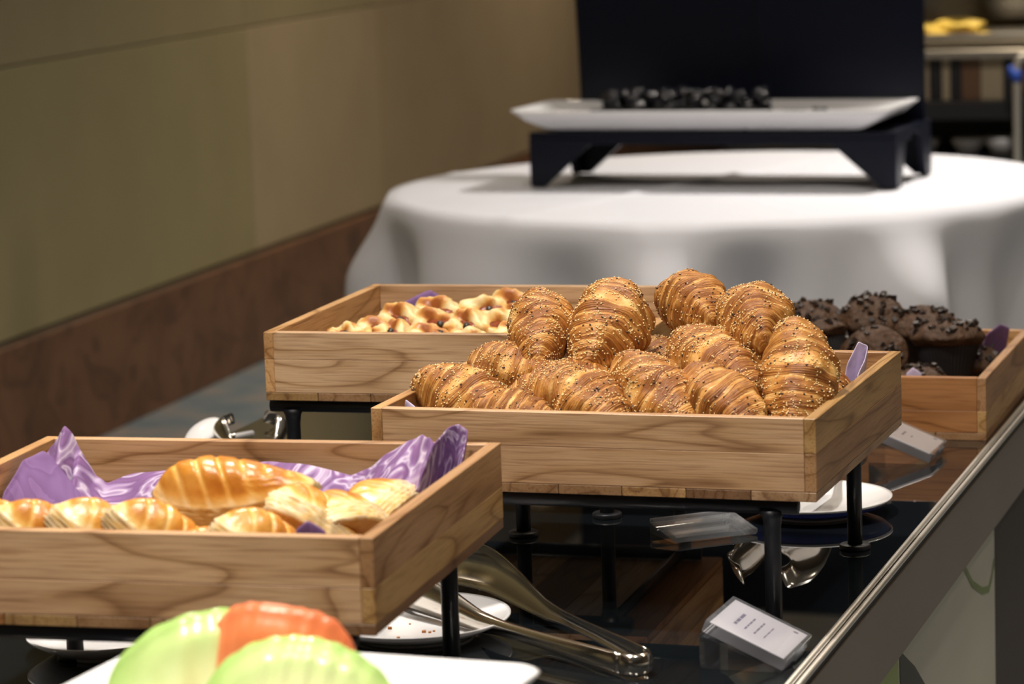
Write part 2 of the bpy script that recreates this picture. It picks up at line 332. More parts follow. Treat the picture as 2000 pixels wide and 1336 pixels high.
# table frame: origin on the guest-side edge at y=3, local x into the guests' side, local y along
TO = on_edge(3.0); TR_ = -TA
tb = empty('buffet_table', (TO.x, TO.y, 0), TR_, 'long buffet table with dark glossy glass top and grey brown fascia', 'table')
Y0, Y1, TWD = -1.35, 1.78, 1.02
link('glass_top', box('glass_top', -TWD, -.010, Y0, Y1, TZ - .012, TZ, .001), 'glass', tb)
for xx, zz in ((-.0070, TZ - .0005), (.0005, TZ - .0030)):
    link('edge_trim', tube('edge_trim', [(xx, Y0, zz), (xx, Y1, zz)], .0033, 14), 'chrome', tb)
link('trim_channel', box('trim_channel', -.0098, -.001, Y0, Y1, TZ - .014, TZ - .0045), 'black_board', tb)
link('fascia', box('fascia', -.03, .001, Y0, Y1, TZ - .104, TZ - .0148, .001), 'fascia', tb)
link('fascia', box('fascia', -TWD, -TWD + .028, Y0, Y1, TZ - .104, TZ - .0165, .001), 'fascia', tb)
link('fascia', box('fascia', -TWD + .03, -.032, Y1 - .03, Y1, TZ - .104, TZ - .0165, .001), 'fascia', tb)
link('support_board', box('support_board', -TWD + .03, -.032, Y0, Y1 - .032, TZ - .035, TZ - .0125), 'black_board', tb)
yl = .944                                                # far end of the frosted panel (along)
def al(y): return (y - 3.0) / math.cos(TA)
fp = link('frosted_panel', box('frosted_panel', -.034, -.018, -.9, al(3.89), .02, TZ - .105, .002), 'frost', tb)
for zz in ((al(3.893), Y1),): link('dark_panel', box('dark_panel', -.030, -.018, zz[0], zz[1], .02, TZ - .105), 'dark_panel', tb)
for (x, y) in ((-TWD + .06, Y0 + .08), (-TWD + .06, Y1 - .08), (-.09, Y0 + .08), (-.09, Y1 - .08)):
    link('leg', box('leg', x - .03, x + .03, y - .03, y + .03, 0, TZ - .036, .003), 'dark_panel', tb)
def print_poly(name, pts, mat, par, width=None):
    """flat print on the frosted panel, points in (world y, z)"""
    bm = bmesh.new()
    if width:
        P = [Vector((al(y), z)) for y, z in pts]; va, vb = [], []
        for i, p in enumerate(P):
            t = (P[min(i + 1, len(P) - 1)] - P[max(i - 1, 0)]).normalized(); n = Vector((-t.y, t.x)) * width / 2
            va.append(bm.verts.new((-.0174, *(p + n)))); vb.append(bm.verts.new((-.0174, *(p - n))))
        for i in range(len(P) - 1): bm.faces.new((va[i], va[i + 1], vb[i + 1], vb[i]))
    else:
        bm.faces.new([bm.verts.new((-.0174, al(y), z)) for y, z in pts])
    return link(name, bm_mesh(name, bm), mat, par)
print_poly('leaf_vein', [(3.652, .640), (3.72, .598), (3.79, .572), (3.84, .562), (3.865, .572), (3.886, .590)], 'leaf_print', fp, .009)
print_poly('leaf', [(3.02, .655), (3.10, .655), (3.20, .655), (3.245, .64), (3.255, .52), (3.22, .40), (3.12, .42), (3.04, .52)], 'leaf_pale', fp)
print_poly('leaf_stem', [(3.255, .640), (3.29, .622), (3.34, .598), (3.40, .560), (3.45, .50), (3.42, .42), (3.30, .40), (3.26, .52)], 'stem_print', fp)

# ------------------------------------------------------------------ wooden trays and their stands
TW, TD, TH, TT = .45, .4063, .0804, .0115
ZB = .8931
TRAY = {'cro': ((.1362, 3.1174, ZB), -.3281), 'dan': ((-.016, 3.6641, ZB), -.2831), 'pas': ((-.2825, 2.6483, ZB), -.256), 'muf': ((.4434, 4.0832, TZ), -.3084)}
def tw(k, p):
    c, a = TRAY[k]; return Vector(c) + rotz(p, a)
BT = .0095
tm = {}
def board_mesh(key, l, h, t):
    if key not in tm:
        me = box('board', -l / 2, l / 2, -t / 2, t / 2, 0, h, .0006); me.materials.append(M['teak']); tm[key] = me
    return tm[key]
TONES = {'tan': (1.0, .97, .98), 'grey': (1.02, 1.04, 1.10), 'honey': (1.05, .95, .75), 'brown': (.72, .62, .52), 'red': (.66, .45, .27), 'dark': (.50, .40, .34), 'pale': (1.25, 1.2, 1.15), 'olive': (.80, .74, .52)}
def tray(key, label, tones, split=.45):
    c, a = TRAY[key]; e = empty('wooden_tray', c, a, label, 'tray', 'square teak serving trays')
    hb = TH - BT; h1 = hb * split; h2 = hb - h1
    lf = TW - 2 * TT
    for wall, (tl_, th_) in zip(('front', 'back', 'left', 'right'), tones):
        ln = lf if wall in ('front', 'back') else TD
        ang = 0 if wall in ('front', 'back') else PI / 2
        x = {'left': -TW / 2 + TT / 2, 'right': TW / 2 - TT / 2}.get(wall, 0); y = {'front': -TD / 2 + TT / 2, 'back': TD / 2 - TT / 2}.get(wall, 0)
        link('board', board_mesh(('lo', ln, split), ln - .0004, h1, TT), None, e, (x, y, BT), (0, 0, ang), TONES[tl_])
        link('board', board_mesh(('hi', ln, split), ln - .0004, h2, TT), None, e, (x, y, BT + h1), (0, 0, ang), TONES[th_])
    n = 7; pw = TW / n
    cyc = ['brown', 'honey', 'dark', 'tan', 'red', 'olive', 'brown']
    for i in range(n):
        link('bottom_plank', board_mesh(('pl', i in (0, n - 1)), TD, BT - .0002, pw - .0006), None, e,
             (-TW / 2 + pw * (i + .5) , 0, 0), (0, 0, PI / 2), tuple(.72 * q for q in TONES[cyc[(i + len(key) + ord(key[0])) % 7]]))
    return e
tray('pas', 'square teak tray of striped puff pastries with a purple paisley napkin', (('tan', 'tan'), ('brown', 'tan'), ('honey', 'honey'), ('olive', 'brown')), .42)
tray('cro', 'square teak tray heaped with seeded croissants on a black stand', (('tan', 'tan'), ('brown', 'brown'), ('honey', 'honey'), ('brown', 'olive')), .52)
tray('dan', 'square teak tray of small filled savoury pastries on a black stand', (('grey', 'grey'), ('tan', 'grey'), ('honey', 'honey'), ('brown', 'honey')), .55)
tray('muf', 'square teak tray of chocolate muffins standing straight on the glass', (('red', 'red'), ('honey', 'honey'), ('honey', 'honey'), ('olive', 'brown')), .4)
SR = .0082
def stand(key, label, dx=-.012, dy=0):
    c, a = TRAY[key]; p = tw(key, (dx, dy, 0)); e = empty('tray_stand', (p.x, p.y, TZ), a, label, 'stand', 'black metal tray stands')
    h = ZB - TZ; lx, ly = .188, .183; ex = .026
    zr = h - SR - .0004
    for s in (-1, 1):
        bm = bmesh.new(); P, R = capsule_pts((-lx - ex, s * ly, zr), (lx + ex, s * ly, zr), SR); add_tube(bm, P, R, 14); link('rail', bm_mesh('rail', bm, True), 'black_metal', e)
        bm = bmesh.new(); add_tube(bm, [(s * lx, -ly + SR, zr), (s * lx, ly - SR, zr)], SR * .8, 12); link('side_rail', bm_mesh('side_rail', bm, True), 'black_metal', e)
    for sx in (-1, 1):
        for sy in (-1, 1):
            bm = bmesh.new(); add_tube(bm, [(sx * lx, sy * ly, .006), (sx * lx, sy * ly, zr - .022), (sx * lx, sy * ly, zr - .012), (sx * lx, sy * ly, zr - .004)], [.0082, .0082, .0095, .013], 14)
            lg = link('leg', bm_mesh('leg', bm, True), 'black_metal', e)
            link('foot', lathe('foot', [(.0155, 0), (.0168, .001), (.0168, .005), (.0155, .006)], 20), 'black_metal', lg, (sx * lx, sy * ly, 0))
    return e
stand('pas', 'black metal stand under the tray of striped puff pastries')
stand('cro', 'black metal stand under the tray of seeded croissants')
stand('dan', 'black metal stand under the tray of small savoury pastries')

# ------------------------------------------------------------------ croissants
def croissant_mesh(seed):
    r_ = random.Random(seed); nu, nv = 110, 52
    steps = [0, .22, .47, .68, .84, .94, 1.06]
    steps = [s + r_.uniform(-.02, .02) if 0 < i < len(steps) - 1 else s for i, s in enumerate(steps)]
    p1, p2, p3 = (r_.uniform(0, 6.28) for _ in range(3)); bend = r_.uniform(.04, .16); HL = .072; R0 = .0375
    v, lam, ring = [], [], []
    def surf(t, a):
        side = 1 if t >= 0 else 2.3
        s = abs(t) + (1 - abs(t)) * (.13 * math.sin(a + p1 * side) + .06 * math.sin(2 * a + p2 * side) + .05 * nz(math.cos(a) * 2, math.sin(a) * 2, seed + side))
        s = min(max(s, 0), 1.02)
        k = max(i for i in range(len(steps)) if steps[i] <= s + 1e-9); k = min(k, len(steps) - 2)
        u = (s - steps[k]) / (steps[k + 1] - steps[k])
        prof = .14 * (1 - t ** 10) ** .5 + .86 * (max(0, 1 - abs(t) ** 2.3) ** .62 if seed > 20 else max(0, 1 - abs(t) ** 1.85) ** .80)
        lump = 1 + .17 * nz(t * 3 + seed, math.cos(a) * 1.2, math.sin(a) * 1.2)
        band = .97 + .055 * (u ** .8) * (1 - sstep(.80, 1.0, u)) + .02 * math.sin(PI * u) + .035 * nz(s * 7, math.cos(a) * 2.2 + seed, math.sin(a) * 2.2)
        fine = .0065 * math.sin(2 * PI * 26 * s + 5 * nz(t * 9, math.cos(a) * 2, math.sin(a) * 2 + seed)) * (.25 + .75 * abs(t)) * (.4 + abs(nz(t * 4, math.cos(a) * 3, math.sin(a) * 3 + seed)))
        rr = R0 * (prof * band * lump + fine * (prof ** .5)) + .0006 * nz(t * 30, math.cos(a) * 9 + seed, math.sin(a) * 9)
        z = rr * math.sin(a); z = z * (.84 if z < 0 else 1.0)
        y = rr * math.cos(a) - bend * HL * (t * t - .3)
        pale = math.exp(-((u - .04) / .16) ** 2) * (.55 + .6 * nz(t * 5 + 9, math.cos(a) * 2, math.sin(a) * 2 + seed)) + .25 * sstep(.2, -.6, math.sin(a)) + .30 * nz(t * 2.5 + 4, math.cos(a) * 1.5 + seed, math.sin(a) * 1.5)
        return Vector((t * HL, y, z)), pale, s
    for i in range(nu + 1):
        t = -math.cos(PI * i / nu) * .35 + (-1 + 2 * i / nu) * .65
        t = max(-1, min(1, t))
        for j in range(nv):
            p, pl, s = surf(t, 2 * PI * j / nv); v.append(p); lam.append(pl); ring.append(s + .02 * math.sin(2 * PI * j / nv * 2))
    f = [(i * nv + j, i * nv + (j + 1) % nv, (i + 1) * nv + (j + 1) % nv, (i + 1) * nv + j) for i in range(nu) for j in range(nv)]
    f.append(tuple(range(nv))); f.append(tuple(nu * nv + j for j in range(nv))[::-1])
    f = [q[::-1] for q in f]
    me = pyd('croissant', v, f, True, {'lam': lam, 'ring': ring}); me.materials.append(M['croissant'])
    # seeds sit on the crust, thickest in patches on the upper side
    out = []
    for (name, n, ln, mat) in (('pale_seeds', 170 if seed == 23 else 620, .00150, 'seed_pale'), ('dark_seeds', 85, .0019, 'seed_dark')):
        sv, sf = [], []; cnt = 0; tries = 0
        while cnt < n and tries < 6000:
            tries += 1
            t = r_.uniform(-.93, .93); a = r_.uniform(-.5, PI + .5)
            if nz(t * 3.2 + seed * 3, math.cos(a) * 1.6, 5) + .22 * math.sin(a) < r_.uniform(-.28, .35): continue
            p, _, _ = surf(t, a); q, _, _ = surf(t + .01, a); w_, _, _ = surf(t, a + .05)
            tx = (q - p).normalized(); nn = tx.cross(w_ - p)
            if nn.length < 1e-9: continue
            nn.normalize()
            if nn.dot(p - Vector((p.x, 0, 0))) < 0: nn = -nn
            th = r_.uniform(0, PI); bx = nn.cross(tx); d1 = tx * math.cos(th) + bx * math.sin(th); d2 = nn.cross(d1)
            l, w2, h = ln * r_.uniform(.8, 1.2), ln * .62, ln * .5; c = p + nn * h * .4; b0 = len(sv)
            sv += [c + d1 * l, c + d2 * w2, c - d1 * l * .75, c - d2 * w2, c + nn * h, c - nn * h]
            sf += [(b0 + i, b0 + (i + 1) % 4, b0 + 4) for i in range(4)] + [(b0 + (i + 1) % 4, b0 + i, b0 + 5) for i in range(4)]
            cnt += 1
        sm = pyd(name, sv, sf, True); sm.materials.append(M[mat]); out.append((name, sm))
    return me, out
CV = [croissant_mesh(s) for s in (3, 11, 23, 42)]
def put_croissant(k, pos, az, el, roll, L, R, label, group='seeded croissants heaped in the tray'):
    me, seeds = CV[k % 4]
    o = link('croissant', me); tag(o, label, 'croissant', group)
    az, el = math.radians(az), math.radians(el)
    x = Vector((math.cos(az) * math.cos(el), math.sin(az) * math.cos(el), math.sin(el)))
    y = Vector((0, 0, 1)).cross(x).normalized(); z = x.cross(y)
    mt = Matrix((x, y, z)).transposed().to_4x4() @ Matrix.Rotation(math.radians(roll), 4, 'X')
    mt = Matrix.Translation(tw('cro', pos)) @ mt @ Matrix.Diagonal((L / .144, R / .0375, R / .0375, 1))
    o.matrix_world = mt
    for nm, sm in seeds:
        c = link(nm, sm, None, o); c['kind'] = 'stuff'
    return o
G2 = 'seeded croissant in the lower layer of the heap, mostly covered by others'
CRO = [
 (0, (-.116, .010, .128), -92, -24, 0, .135, .0345, 'narrower seeded croissant on top of the heap nearest the small pastries tray'),
 (1, (-.046, .020, .130), -108, -26, 10, .150, .0430, 'biggest seeded croissant on top of the heap, thickly seeded, leaning on the narrower one'),
 (2, (.024, .105, .140), -72, -7, 60, .125, .0345, 'smooth golden croissant on top of the heap with an almost seedless spiral end'),
 (3, (.104, .050, .134), -82, -8, 40, .125, .0365, 'croissant on top of the heap with a torn flap beside its spiral end'),
 (1, (-.160, -.104, .070), -44, -16, 5, .140, .0375, 'croissant in the front row at the tray corner beside the pale napkin tip'),
 (0, (-.128, -.026, .088), -34, -10, 0, .125, .0330, 'thickly seeded croissant just behind the front row corner croissant'),
 (2, (-.094, -.146, .060), -32, -6, 20, .098, .0290, 'smallest croissant wedged low in the front row'),
 (3, (-.032, -.116, .072), -50, -16, 0, .132, .0365, 'croissant in the front row with wide pale diagonal bands, beside the smallest one'),
 (0, (.042, -.106, .080), -60, -26, 10, .150, .0355, 'long croissant in the front row slanting down from a thin raised tip'),
 (2, (.110, -.112, .074), -58, -20, 80, .130, .0350, 'croissant in the front row lying against the upright pointed one'),
 (1, (.177, -.070, .096), -96, -42, -20, .150, .0390, 'upright croissant at the tray corner with its pointed tip up, beside the lilac napkin'),
 (3, (.080, -.008, .092), -58, -20, 30, .150, .0360, 'seeded croissant behind the front row, under the one with the torn flap'),
 (0, (-.070, -.045, .072), -20, 0, 0, .140, .0350, G2), (2, (.010, -.030, .070), -60, 0, 0, .140, .0350, G2),
 (1, (.085, .085, .065), -15, 0, 0, .140, .0360, G2), (3, (-.010, .110, .070), -80, 0, 0, .140, .0360, G2),
 (0, (-.120, .090, .060), -70, 0, 0, .140, .0360, G2), (2, (.165, .060, .050), -80, 0, 0, .140, .0360, G2),
 (1, (-.110, -.060, .036), -60, 0, 0, .120, .0280, G2), (3, (.050, -.110, .034), -18, 0, 0, .120, .0270, G2), (0, (.155, -.060, .036), -70, 0, 0, .120, .0280, G2),
]
for c in CRO: put_croissant(*c)

# ------------------------------------------------------------------ puff pastries (front tray)
def puff_mesh(seed):
    """puff turnover: rounded triangular pillow, glossy scored dome on top of a flaky layered edge; point at +x"""
    nv, nd, nl = 84, 34, 10; v, pale, f = [], [], []
    def foot(a):
        # superellipse-ish footprint, blunt at -x and drawn to a point at +x
        c, s_ = math.cos(a), math.sin(a); r = 1 / ((abs(c) / (.050 if c > 0 else .036)) ** 1.35 + (abs(s_) / .036) ** 1.7) ** (1 / 1.5)
        return r * (1 + .05 * nz(c * 2, s_ * 2, seed))
    H0, HD = .020, .024
    def top(rho, a):
        r = foot(a) * rho; x, y = r * math.cos(a), r * math.sin(a)
        z = H0 + HD * (1 - rho ** 2.6) * (1 - .30 * x / .05)
        sc_ = math.sin((x * .8 + y * .35) / .0021); g_ = max(0, sc_) ** 3
        z -= .0022 * g_ * (1 - rho ** 6); z += .0015 * nz(x * 60, y * 60, seed)
        return Vector((x, y, z)), g_
    rings = []
    for i in range(nd + 1):
        rho = max(.01, i / nd); row = []
        for j in range(nv):
            a = 2 * PI * j / nv; p, g_ = top(rho, a); row.append(len(v)); v.append(p)
            pale.append(.14 + .30 * g_ + .42 * sstep(.82, 1.0, rho) + .30 * nz(p.x * 40, p.y * 40, seed))
        rings.append(row)
    for i in range(1, nl + 1):
        row = []; zz = H0 * (1 - i / nl)
        for j in range(nv):
            a = 2 * PI * j / nv; r = foot(a) * (1 + (.07 if i % 2 else -.06) * (.7 + nz(a * 3, i * .9, seed)) + .05 * math.sin(PI * i / nl) - (.10 if i == nl else 0))
            row.append(len(v)); v.append(Vector((r * math.cos(a), r * math.sin(a), zz + .0012 * nz(a * 4, i * .7, seed + 2))))
            pale.append(.62 + (.22 if i % 2 else -.05) + .35 * nz(a * 5, i * 1.3, seed))
        rings.append(row)
    for a_, b_ in zip(rings, rings[1:]):
        for j in range(nv): f.append((a_[j], b_[j], b_[(j + 1) % nv], a_[(j + 1) % nv]))
    f.append(tuple(rings[0])); f.append(tuple(rings[-1][::-1]))
    me = pyd('puff_pastry', v, f, True, {'pale': pale}); me.materials.append(M['puff']); return me
PV = [puff_mesh(s) for s in (1, 2, 3)]
GP = 'puff pastries in the front tray'
def put_puff(k, pos, rz, rx, ry, s, label):
    o = link('puff_pastry', PV[k % 3], None, None, tw('pas', pos), (math.radians(rx), math.radians(ry), math.radians(rz))); o.scale = (s, s, s); tag(o, label, 'pastry', GP)
LU = 'puff pastry underneath the heap in front of the napkin'
F0_ = 'striped puff pastry standing in the row along the tray front'
for a_ in [
 (0, (.030, -.005, .058), -12, 26, -4, 1.22, 'largest glossy golden puff pastry lying on top of the others'),
 (1, (-.148, -.105, .040), 20, 14, 30, 1.0, 'puff pastry at the end of the front row by the folded purple napkin'), (2, (-.098, -.122, .042), 10, 14, 34, 1.0, F0_), (0, (-.048, -.120, .042), 14, 10, 36, 1.0, F0_), (1, (.004, -.118, .043), 8, 12, 34, 1.0, F0_),
 (2, (.052, -.110, .024), 40, 0, 0, .95, 'shaded puff pastry lying flat under the largest one'),
 (0, (.098, -.124, .040), 20, 8, 30, .95, 'puff pastry beside the small purple napkin tip at the tray front'),
 (1, (.126, -.070, .048), 30, -20, 40, .95, 'pale puff pastry tilted up to a peak beside the napkin fold'),
 (2, (.158, -.030, .044), 60, -40, 20, .95, 'pale flaky puff pastry set on edge near the side board'),
 (0, (.168, .045, .042), 74, -50, 0, 1.0, 'pale flaky puff pastry under the raised napkin corner along the side board'),
 (1, (.020, .06, .012), 10, 0, 0, 1.0, LU), (2, (-.05, -.04, .012), 20, 0, 0, 1.0, LU), (0, (.085, .01, .012), 60, 0, 0, 1.0, LU), (1, (-.12, -.07, .012), 100, 0, 0, 1.0, LU), (2, (-.03, -.12, .0115), 0, 0, 0, .8, LU)]: put_puff(*a_)

# ------------------------------------------------------------------ napkins
def sheet(name, key, cols, mat, label, rows=22, wav=.004, thick=.0016, cat='napkin', group=None):
    """cols: list of (bottom xyz, top xyz, belly) in tray coordinates"""
    n = len(cols); sub = 5; V = []; nc = 0
    def lerp(a, b, t): return Vector(a).lerp(Vector(b), t)
    for i in range((n - 1) * sub + 1):
        k = min(i // sub, n - 2); t = i / sub - k
        b0, b1 = lerp(cols[k][0], cols[k + 1][0], t), lerp(cols[k][1], cols[k + 1][1], t); be = cols[k][2] * (1 - t) + cols[k + 1][2] * t
        for j in range(rows + 1):
            s = j / rows; p = b0.lerp(b1, s); p.y += be * math.sin(PI * s) + wav * nz(i * .22, s * 3, n) ; p.z += wav * .5 * nz(i * .3 + 7, s * 4, 2)
            V.append(p)
        nc += 1
    F = [(i * (rows + 1) + j, (i + 1) * (rows + 1) + j, (i + 1) * (rows + 1) + j + 1, i * (rows + 1) + j + 1) for i in range(nc - 1) for j in range(rows)]
    me = pyd(name, V, F, True); o = link(name, me, mat, None, TRAY[key][0], (0, 0, TRAY[key][1]))
    md = o.modifiers.new('thick', 'SOLIDIFY'); md.thickness = thick; md.offset = 0
    sb = o.modifiers.new('soft', 'SUBSURF'); sb.levels = 1; sb.render_levels = 1
    tag(o, label, cat, group); return o
zb = .0125
topz = [(-.208, .140, .060), (-.200, .150, .079), (-.192, .150, .088), (-.183, .150, .103), (-.175, .150, .090), (-.168, .150, .076), (-.156, .152, .053), (-.146, .156, .046), (-.118, .160, .055), (-.072, .165, .058), (-.031, .168, .063),
        (.014, .170, .066), (.054, .168, .063), (.092, .165, .055), (.108, .160, .062), (.128, .155, .076), (.153, .150, .092), (.168, .142, .098), (.178, .130, .099), (.184, .126, .094)]
cols = []
for i, (x, y, z) in enumerate(topz):
    cols.append(((x * .93, y - .055 - .02 * math.sin(i * 1.3), zb + .004 * (i % 2)), (x, y, z), -.012 + .012 * math.sin(i * 1.9)))
# the corner curls back on itself, leaving a shaded pocket
cols += [((.176, .135, zb), (.186, .160, .101), .004), ((.184, .150, zb), (.194, .172, .104), .004), ((.196, .140, zb), (.2055, .160, .100), 0), ((.1965, .12, zb), (.2065, .135, .078), 0)]
sheet('napkin', 'pas', cols, 'paisley', 'purple paisley napkin lining the puff pastry tray, corners standing up')
# plain reverse side folded forward at the other corner
sheet('napkin', 'pas', [((-.2085, .02, zb), (-.2090, .06, .055), 0), ((-.195, .05, zb), (-.204, .095, .078), -.004), ((-.165, .07, zb), (-.192, .115, .084), -.008), ((-.140, .075, zb), (-.178, .118, .070), -.006), ((-.125, .078, zb), (-.150, .112, .036), 0)],
      'purple', 'plain purple folded napkin leaning in the tray corner before the paisley one')
sheet('napkin', 'pas', [((.140, -.165, zb), (.1520, -.178, .080), 0), ((.165, -.165, zb), (.1625, -.178, .0885), 0), ((.185, -.165, zb), (.1780, -.178, .080), 0)], 'purple', 'small purple napkin tip poking up at the front of the puff pastry tray', rows=8, wav=.001)
sheet('napkin', 'cro', [((.175, .10, zb), (.188, .105, .082), 0), ((.186, .12, zb), (.197, .120, .104), 0), ((.195, .13, zb), (.2050, .130, .098), 0), ((.200, .10, zb), (.2070, .105, .088), 0), ((.203, .05, zb), (.2090, .06, .079), 0)], 'lilac', 'pale lilac napkin curling up at the corner of the croissant tray', rows=10, wav=.001)
sheet('napkin', 'cro', [((-.205, -.15, zb), (-.2085, -.150, .074), 0), ((-.20, -.16, zb), (-.2020, -.165, .083), 0), ((-.19, -.165, zb), (-.1900, -.168, .076), 0)], 'lilac', 'small lilac napkin tip at the near corner of the croissant tray', rows=8, wav=.001)
sheet('napkin', 'dan', [((-.16, .07, zb), (-.178, .060, .058), 0), ((-.145, .10, zb), (-.165, .105, .066), 0), ((-.135, .13, zb), (-.150, .150, .074), 0), ((-.125, .15, zb), (-.138, .168, .079), 0), ((-.115, .15, zb), (-.122, .165, .070), 0)], 'purple', 'rolled purple napkin edge in the tray of small savoury pastries', rows=10, wav=.001, thick=.006)
sheet('napkin', 'muf', [((.150, .03, zb), (.182, .010, .070), -.004), ((.165, .05, zb), (.188, .045, .098), -.004), ((.180, .07, zb), (.200, .085, .106), -.004), ((.195, .10, zb), (.2085, .12, .096), 0)], 'purple', 'plain purple napkin standing up at the side of the muffin tray', rows=12, wav=.0015)
sheet('napkin', 'muf', [((.115, -.17, zb), (.1180, -.172, .080), 0), ((.125, -.17, zb), (.1270, -.174, .0885), 0), ((.138, -.17, zb), (.1380, -.172, .081), 0)], 'lilac', 'tiny lilac napkin tip at the front of the muffin tray', rows=6, wav=.0005)

# ------------------------------------------------------------------ small savoury folded pastries
def dan_mesh(seed):
    """small rounded parcel of dough, two folded lobes meeting over an open slit of filling"""
    n, m_ = 44, 30; v, pale, f = [], [], []
    for i in range(m_ + 1):
        th = PI * i / m_
        for j in range(n):
            ph = 2 * PI * j / n; d = Vector((math.sin(th) * math.cos(ph), math.sin(th) * math.sin(ph), math.cos(th)))
            gx = d.y + .25 * d.x + .12 * math.sin(d.x * 3 + seed)             # slit runs along x, open towards +x
            slit = math.exp(-(gx / .20) ** 2) * sstep(-.35, .25, d.z) * sstep(-.55, .1, d.x)
            over = math.exp(-((gx - .34) / .16) ** 2) * sstep(-.2, .4, d.z)
            k = 1 - .52 * slit + .13 * over + .24 * nz(d.x * 1.9 + seed, d.y * 1.9, d.z * 1.9) + .09 * nz(d.x * 5 + seed, d.y * 5, d.z * 5)
            v.append((d.x * k * .027, d.y * k * .021, max(-.006, d.z * k * .020) + .006))
            pale.append(.52 - .25 * slit + .15 * over + .95 * nz(d.x * 2.2 + 3, d.y * 2.2 + seed, d.z * 2.2) - .2 * sstep(0, -.6, d.z))
    for i in range(m_):
        for j in range(n): f.append((i * n + j, (i + 1) * n + j, (i + 1) * n + (j + 1) % n, i * n + (j + 1) % n))
    me = pyd('savoury_pastry', v, f, True, {'pale': pale}); me.materials.append(M['dough']); return me
def blob(name, r, sq, seed, mat, n=14, m_=10, amp=.25):
    v, f = [], []
    for i in range(m_ + 1):
        th = PI * i / m_
        for j in range(n):
            ph = 2 * PI * j / n; d = Vector((math.sin(th) * math.cos(ph), math.sin(th) * math.sin(ph), math.cos(th)))
            k = r * (1 + amp * nz(d.x * 2 + seed, d.y * 2, d.z * 2)); v.append((d.x * k * sq[0], d.y * k * sq[1], d.z * k * sq[2]))
    for i in range(m_):
        for j in range(n): f.append((i * n + j, (i + 1) * n + j, (i + 1) * n + (j + 1) % n, i * n + (j + 1) % n))
    me = pyd(name, v, f, True); me.materials.append(M[mat]); return me
DV = [dan_mesh(s) for s in (4, 9, 15)]
FR = blob('filling', .0078, (2.0, .85, .8), 2, 'fill_red'); FD = blob('olive', .0035, (1, 1, .8), 5, 'fill_dark', 10, 8)
GD = 'small savoury pastries with baked filling'
LD = 'small pale gold pastry over dark red filling in the middle of its heap'
DL = {0: 'small pastry beside the rolled purple napkin, red filling and black olive showing', 1: 'small pastry just in front of the one beside the purple napkin', 2: 'small pastry alone by the side board of its tray',
      3: 'small browned pastry against the back board, next to the purple napkin', 5: 'small pastry with a raised fold against the back board', 7: 'palest small pastry against the back board beside the seeded croissant'}
for i, (x, y, z, rz, rx, ry, s) in enumerate([
    (-.126, .020, .044, -50, 34, 0, 1.45), (-.136, -.055, .042, -20, 16, 0, 1.25), (-.160, -.100, .044, -60, 10, 0, 1.15), (-.102, .085, .042, -30, 30, 0, 1.45), (-.074, .000, .042, -40, 34, 0, 1.45), (-.050, .100, .044, 10, 30, 0, 1.35),
    (-.022, -.030, .046, -60, 34, 0, 1.4), (-.012, .125, .046, -30, 30, 0, 1.5), (.014, -.030, .046, -40, 34, 0, 1.4), (.052, -.100, .046, -30, 20, 0, 1.25), (-.050, -.125, .046, 0, 10, 0, 1.2), (.004, -.130, .044, -20, 14, 0, 1.15),
    (-.100, -.095, .044, -70, 14, 0, 1.3), (.040, .060, .042, -20, 20, 0, 1.4), (.09, .02, .03, 20, 0, 0, 1.3), (.10, -.07, .03, 70, 0, 0, 1.3), (.10, .12, .03, 120, 0, 0, 1.3), (.17, .05, .03, 100, 0, 0, 1.3)]):
    p = tw('dan', (x, y, z))
    lab = DL.get(i, LD)
    o = link('savoury_pastry', DV[i % 3], None, None, p, (math.radians(rx), math.radians(ry), math.radians(rz))); o.scale = (s, s, s); tag(o, lab, 'pastry', GD)
    link('filling', FR, None, o, (.007, -.001, .0150)); link('olive', FD, None, o, (.013 - .008 * (i % 2), -.003, .0205))
for i, (x, y) in enumerate([(-.14, -.03), (-.10, .05), (-.03, .03), (-.05, -.07), (.03, -.06), (-.02, .10), (-.12, -.12), (.02, -.13)]):
    o = link('savoury_pastry', DV[i % 3], None, None, tw('dan', (x, y, .020)), (0, 0, i * 1.1)); o.scale = (1.2, 1.2, .9); tag(o, 'small savoury pastry at the bottom of the heap, hidden by others', 'pastry', GD)

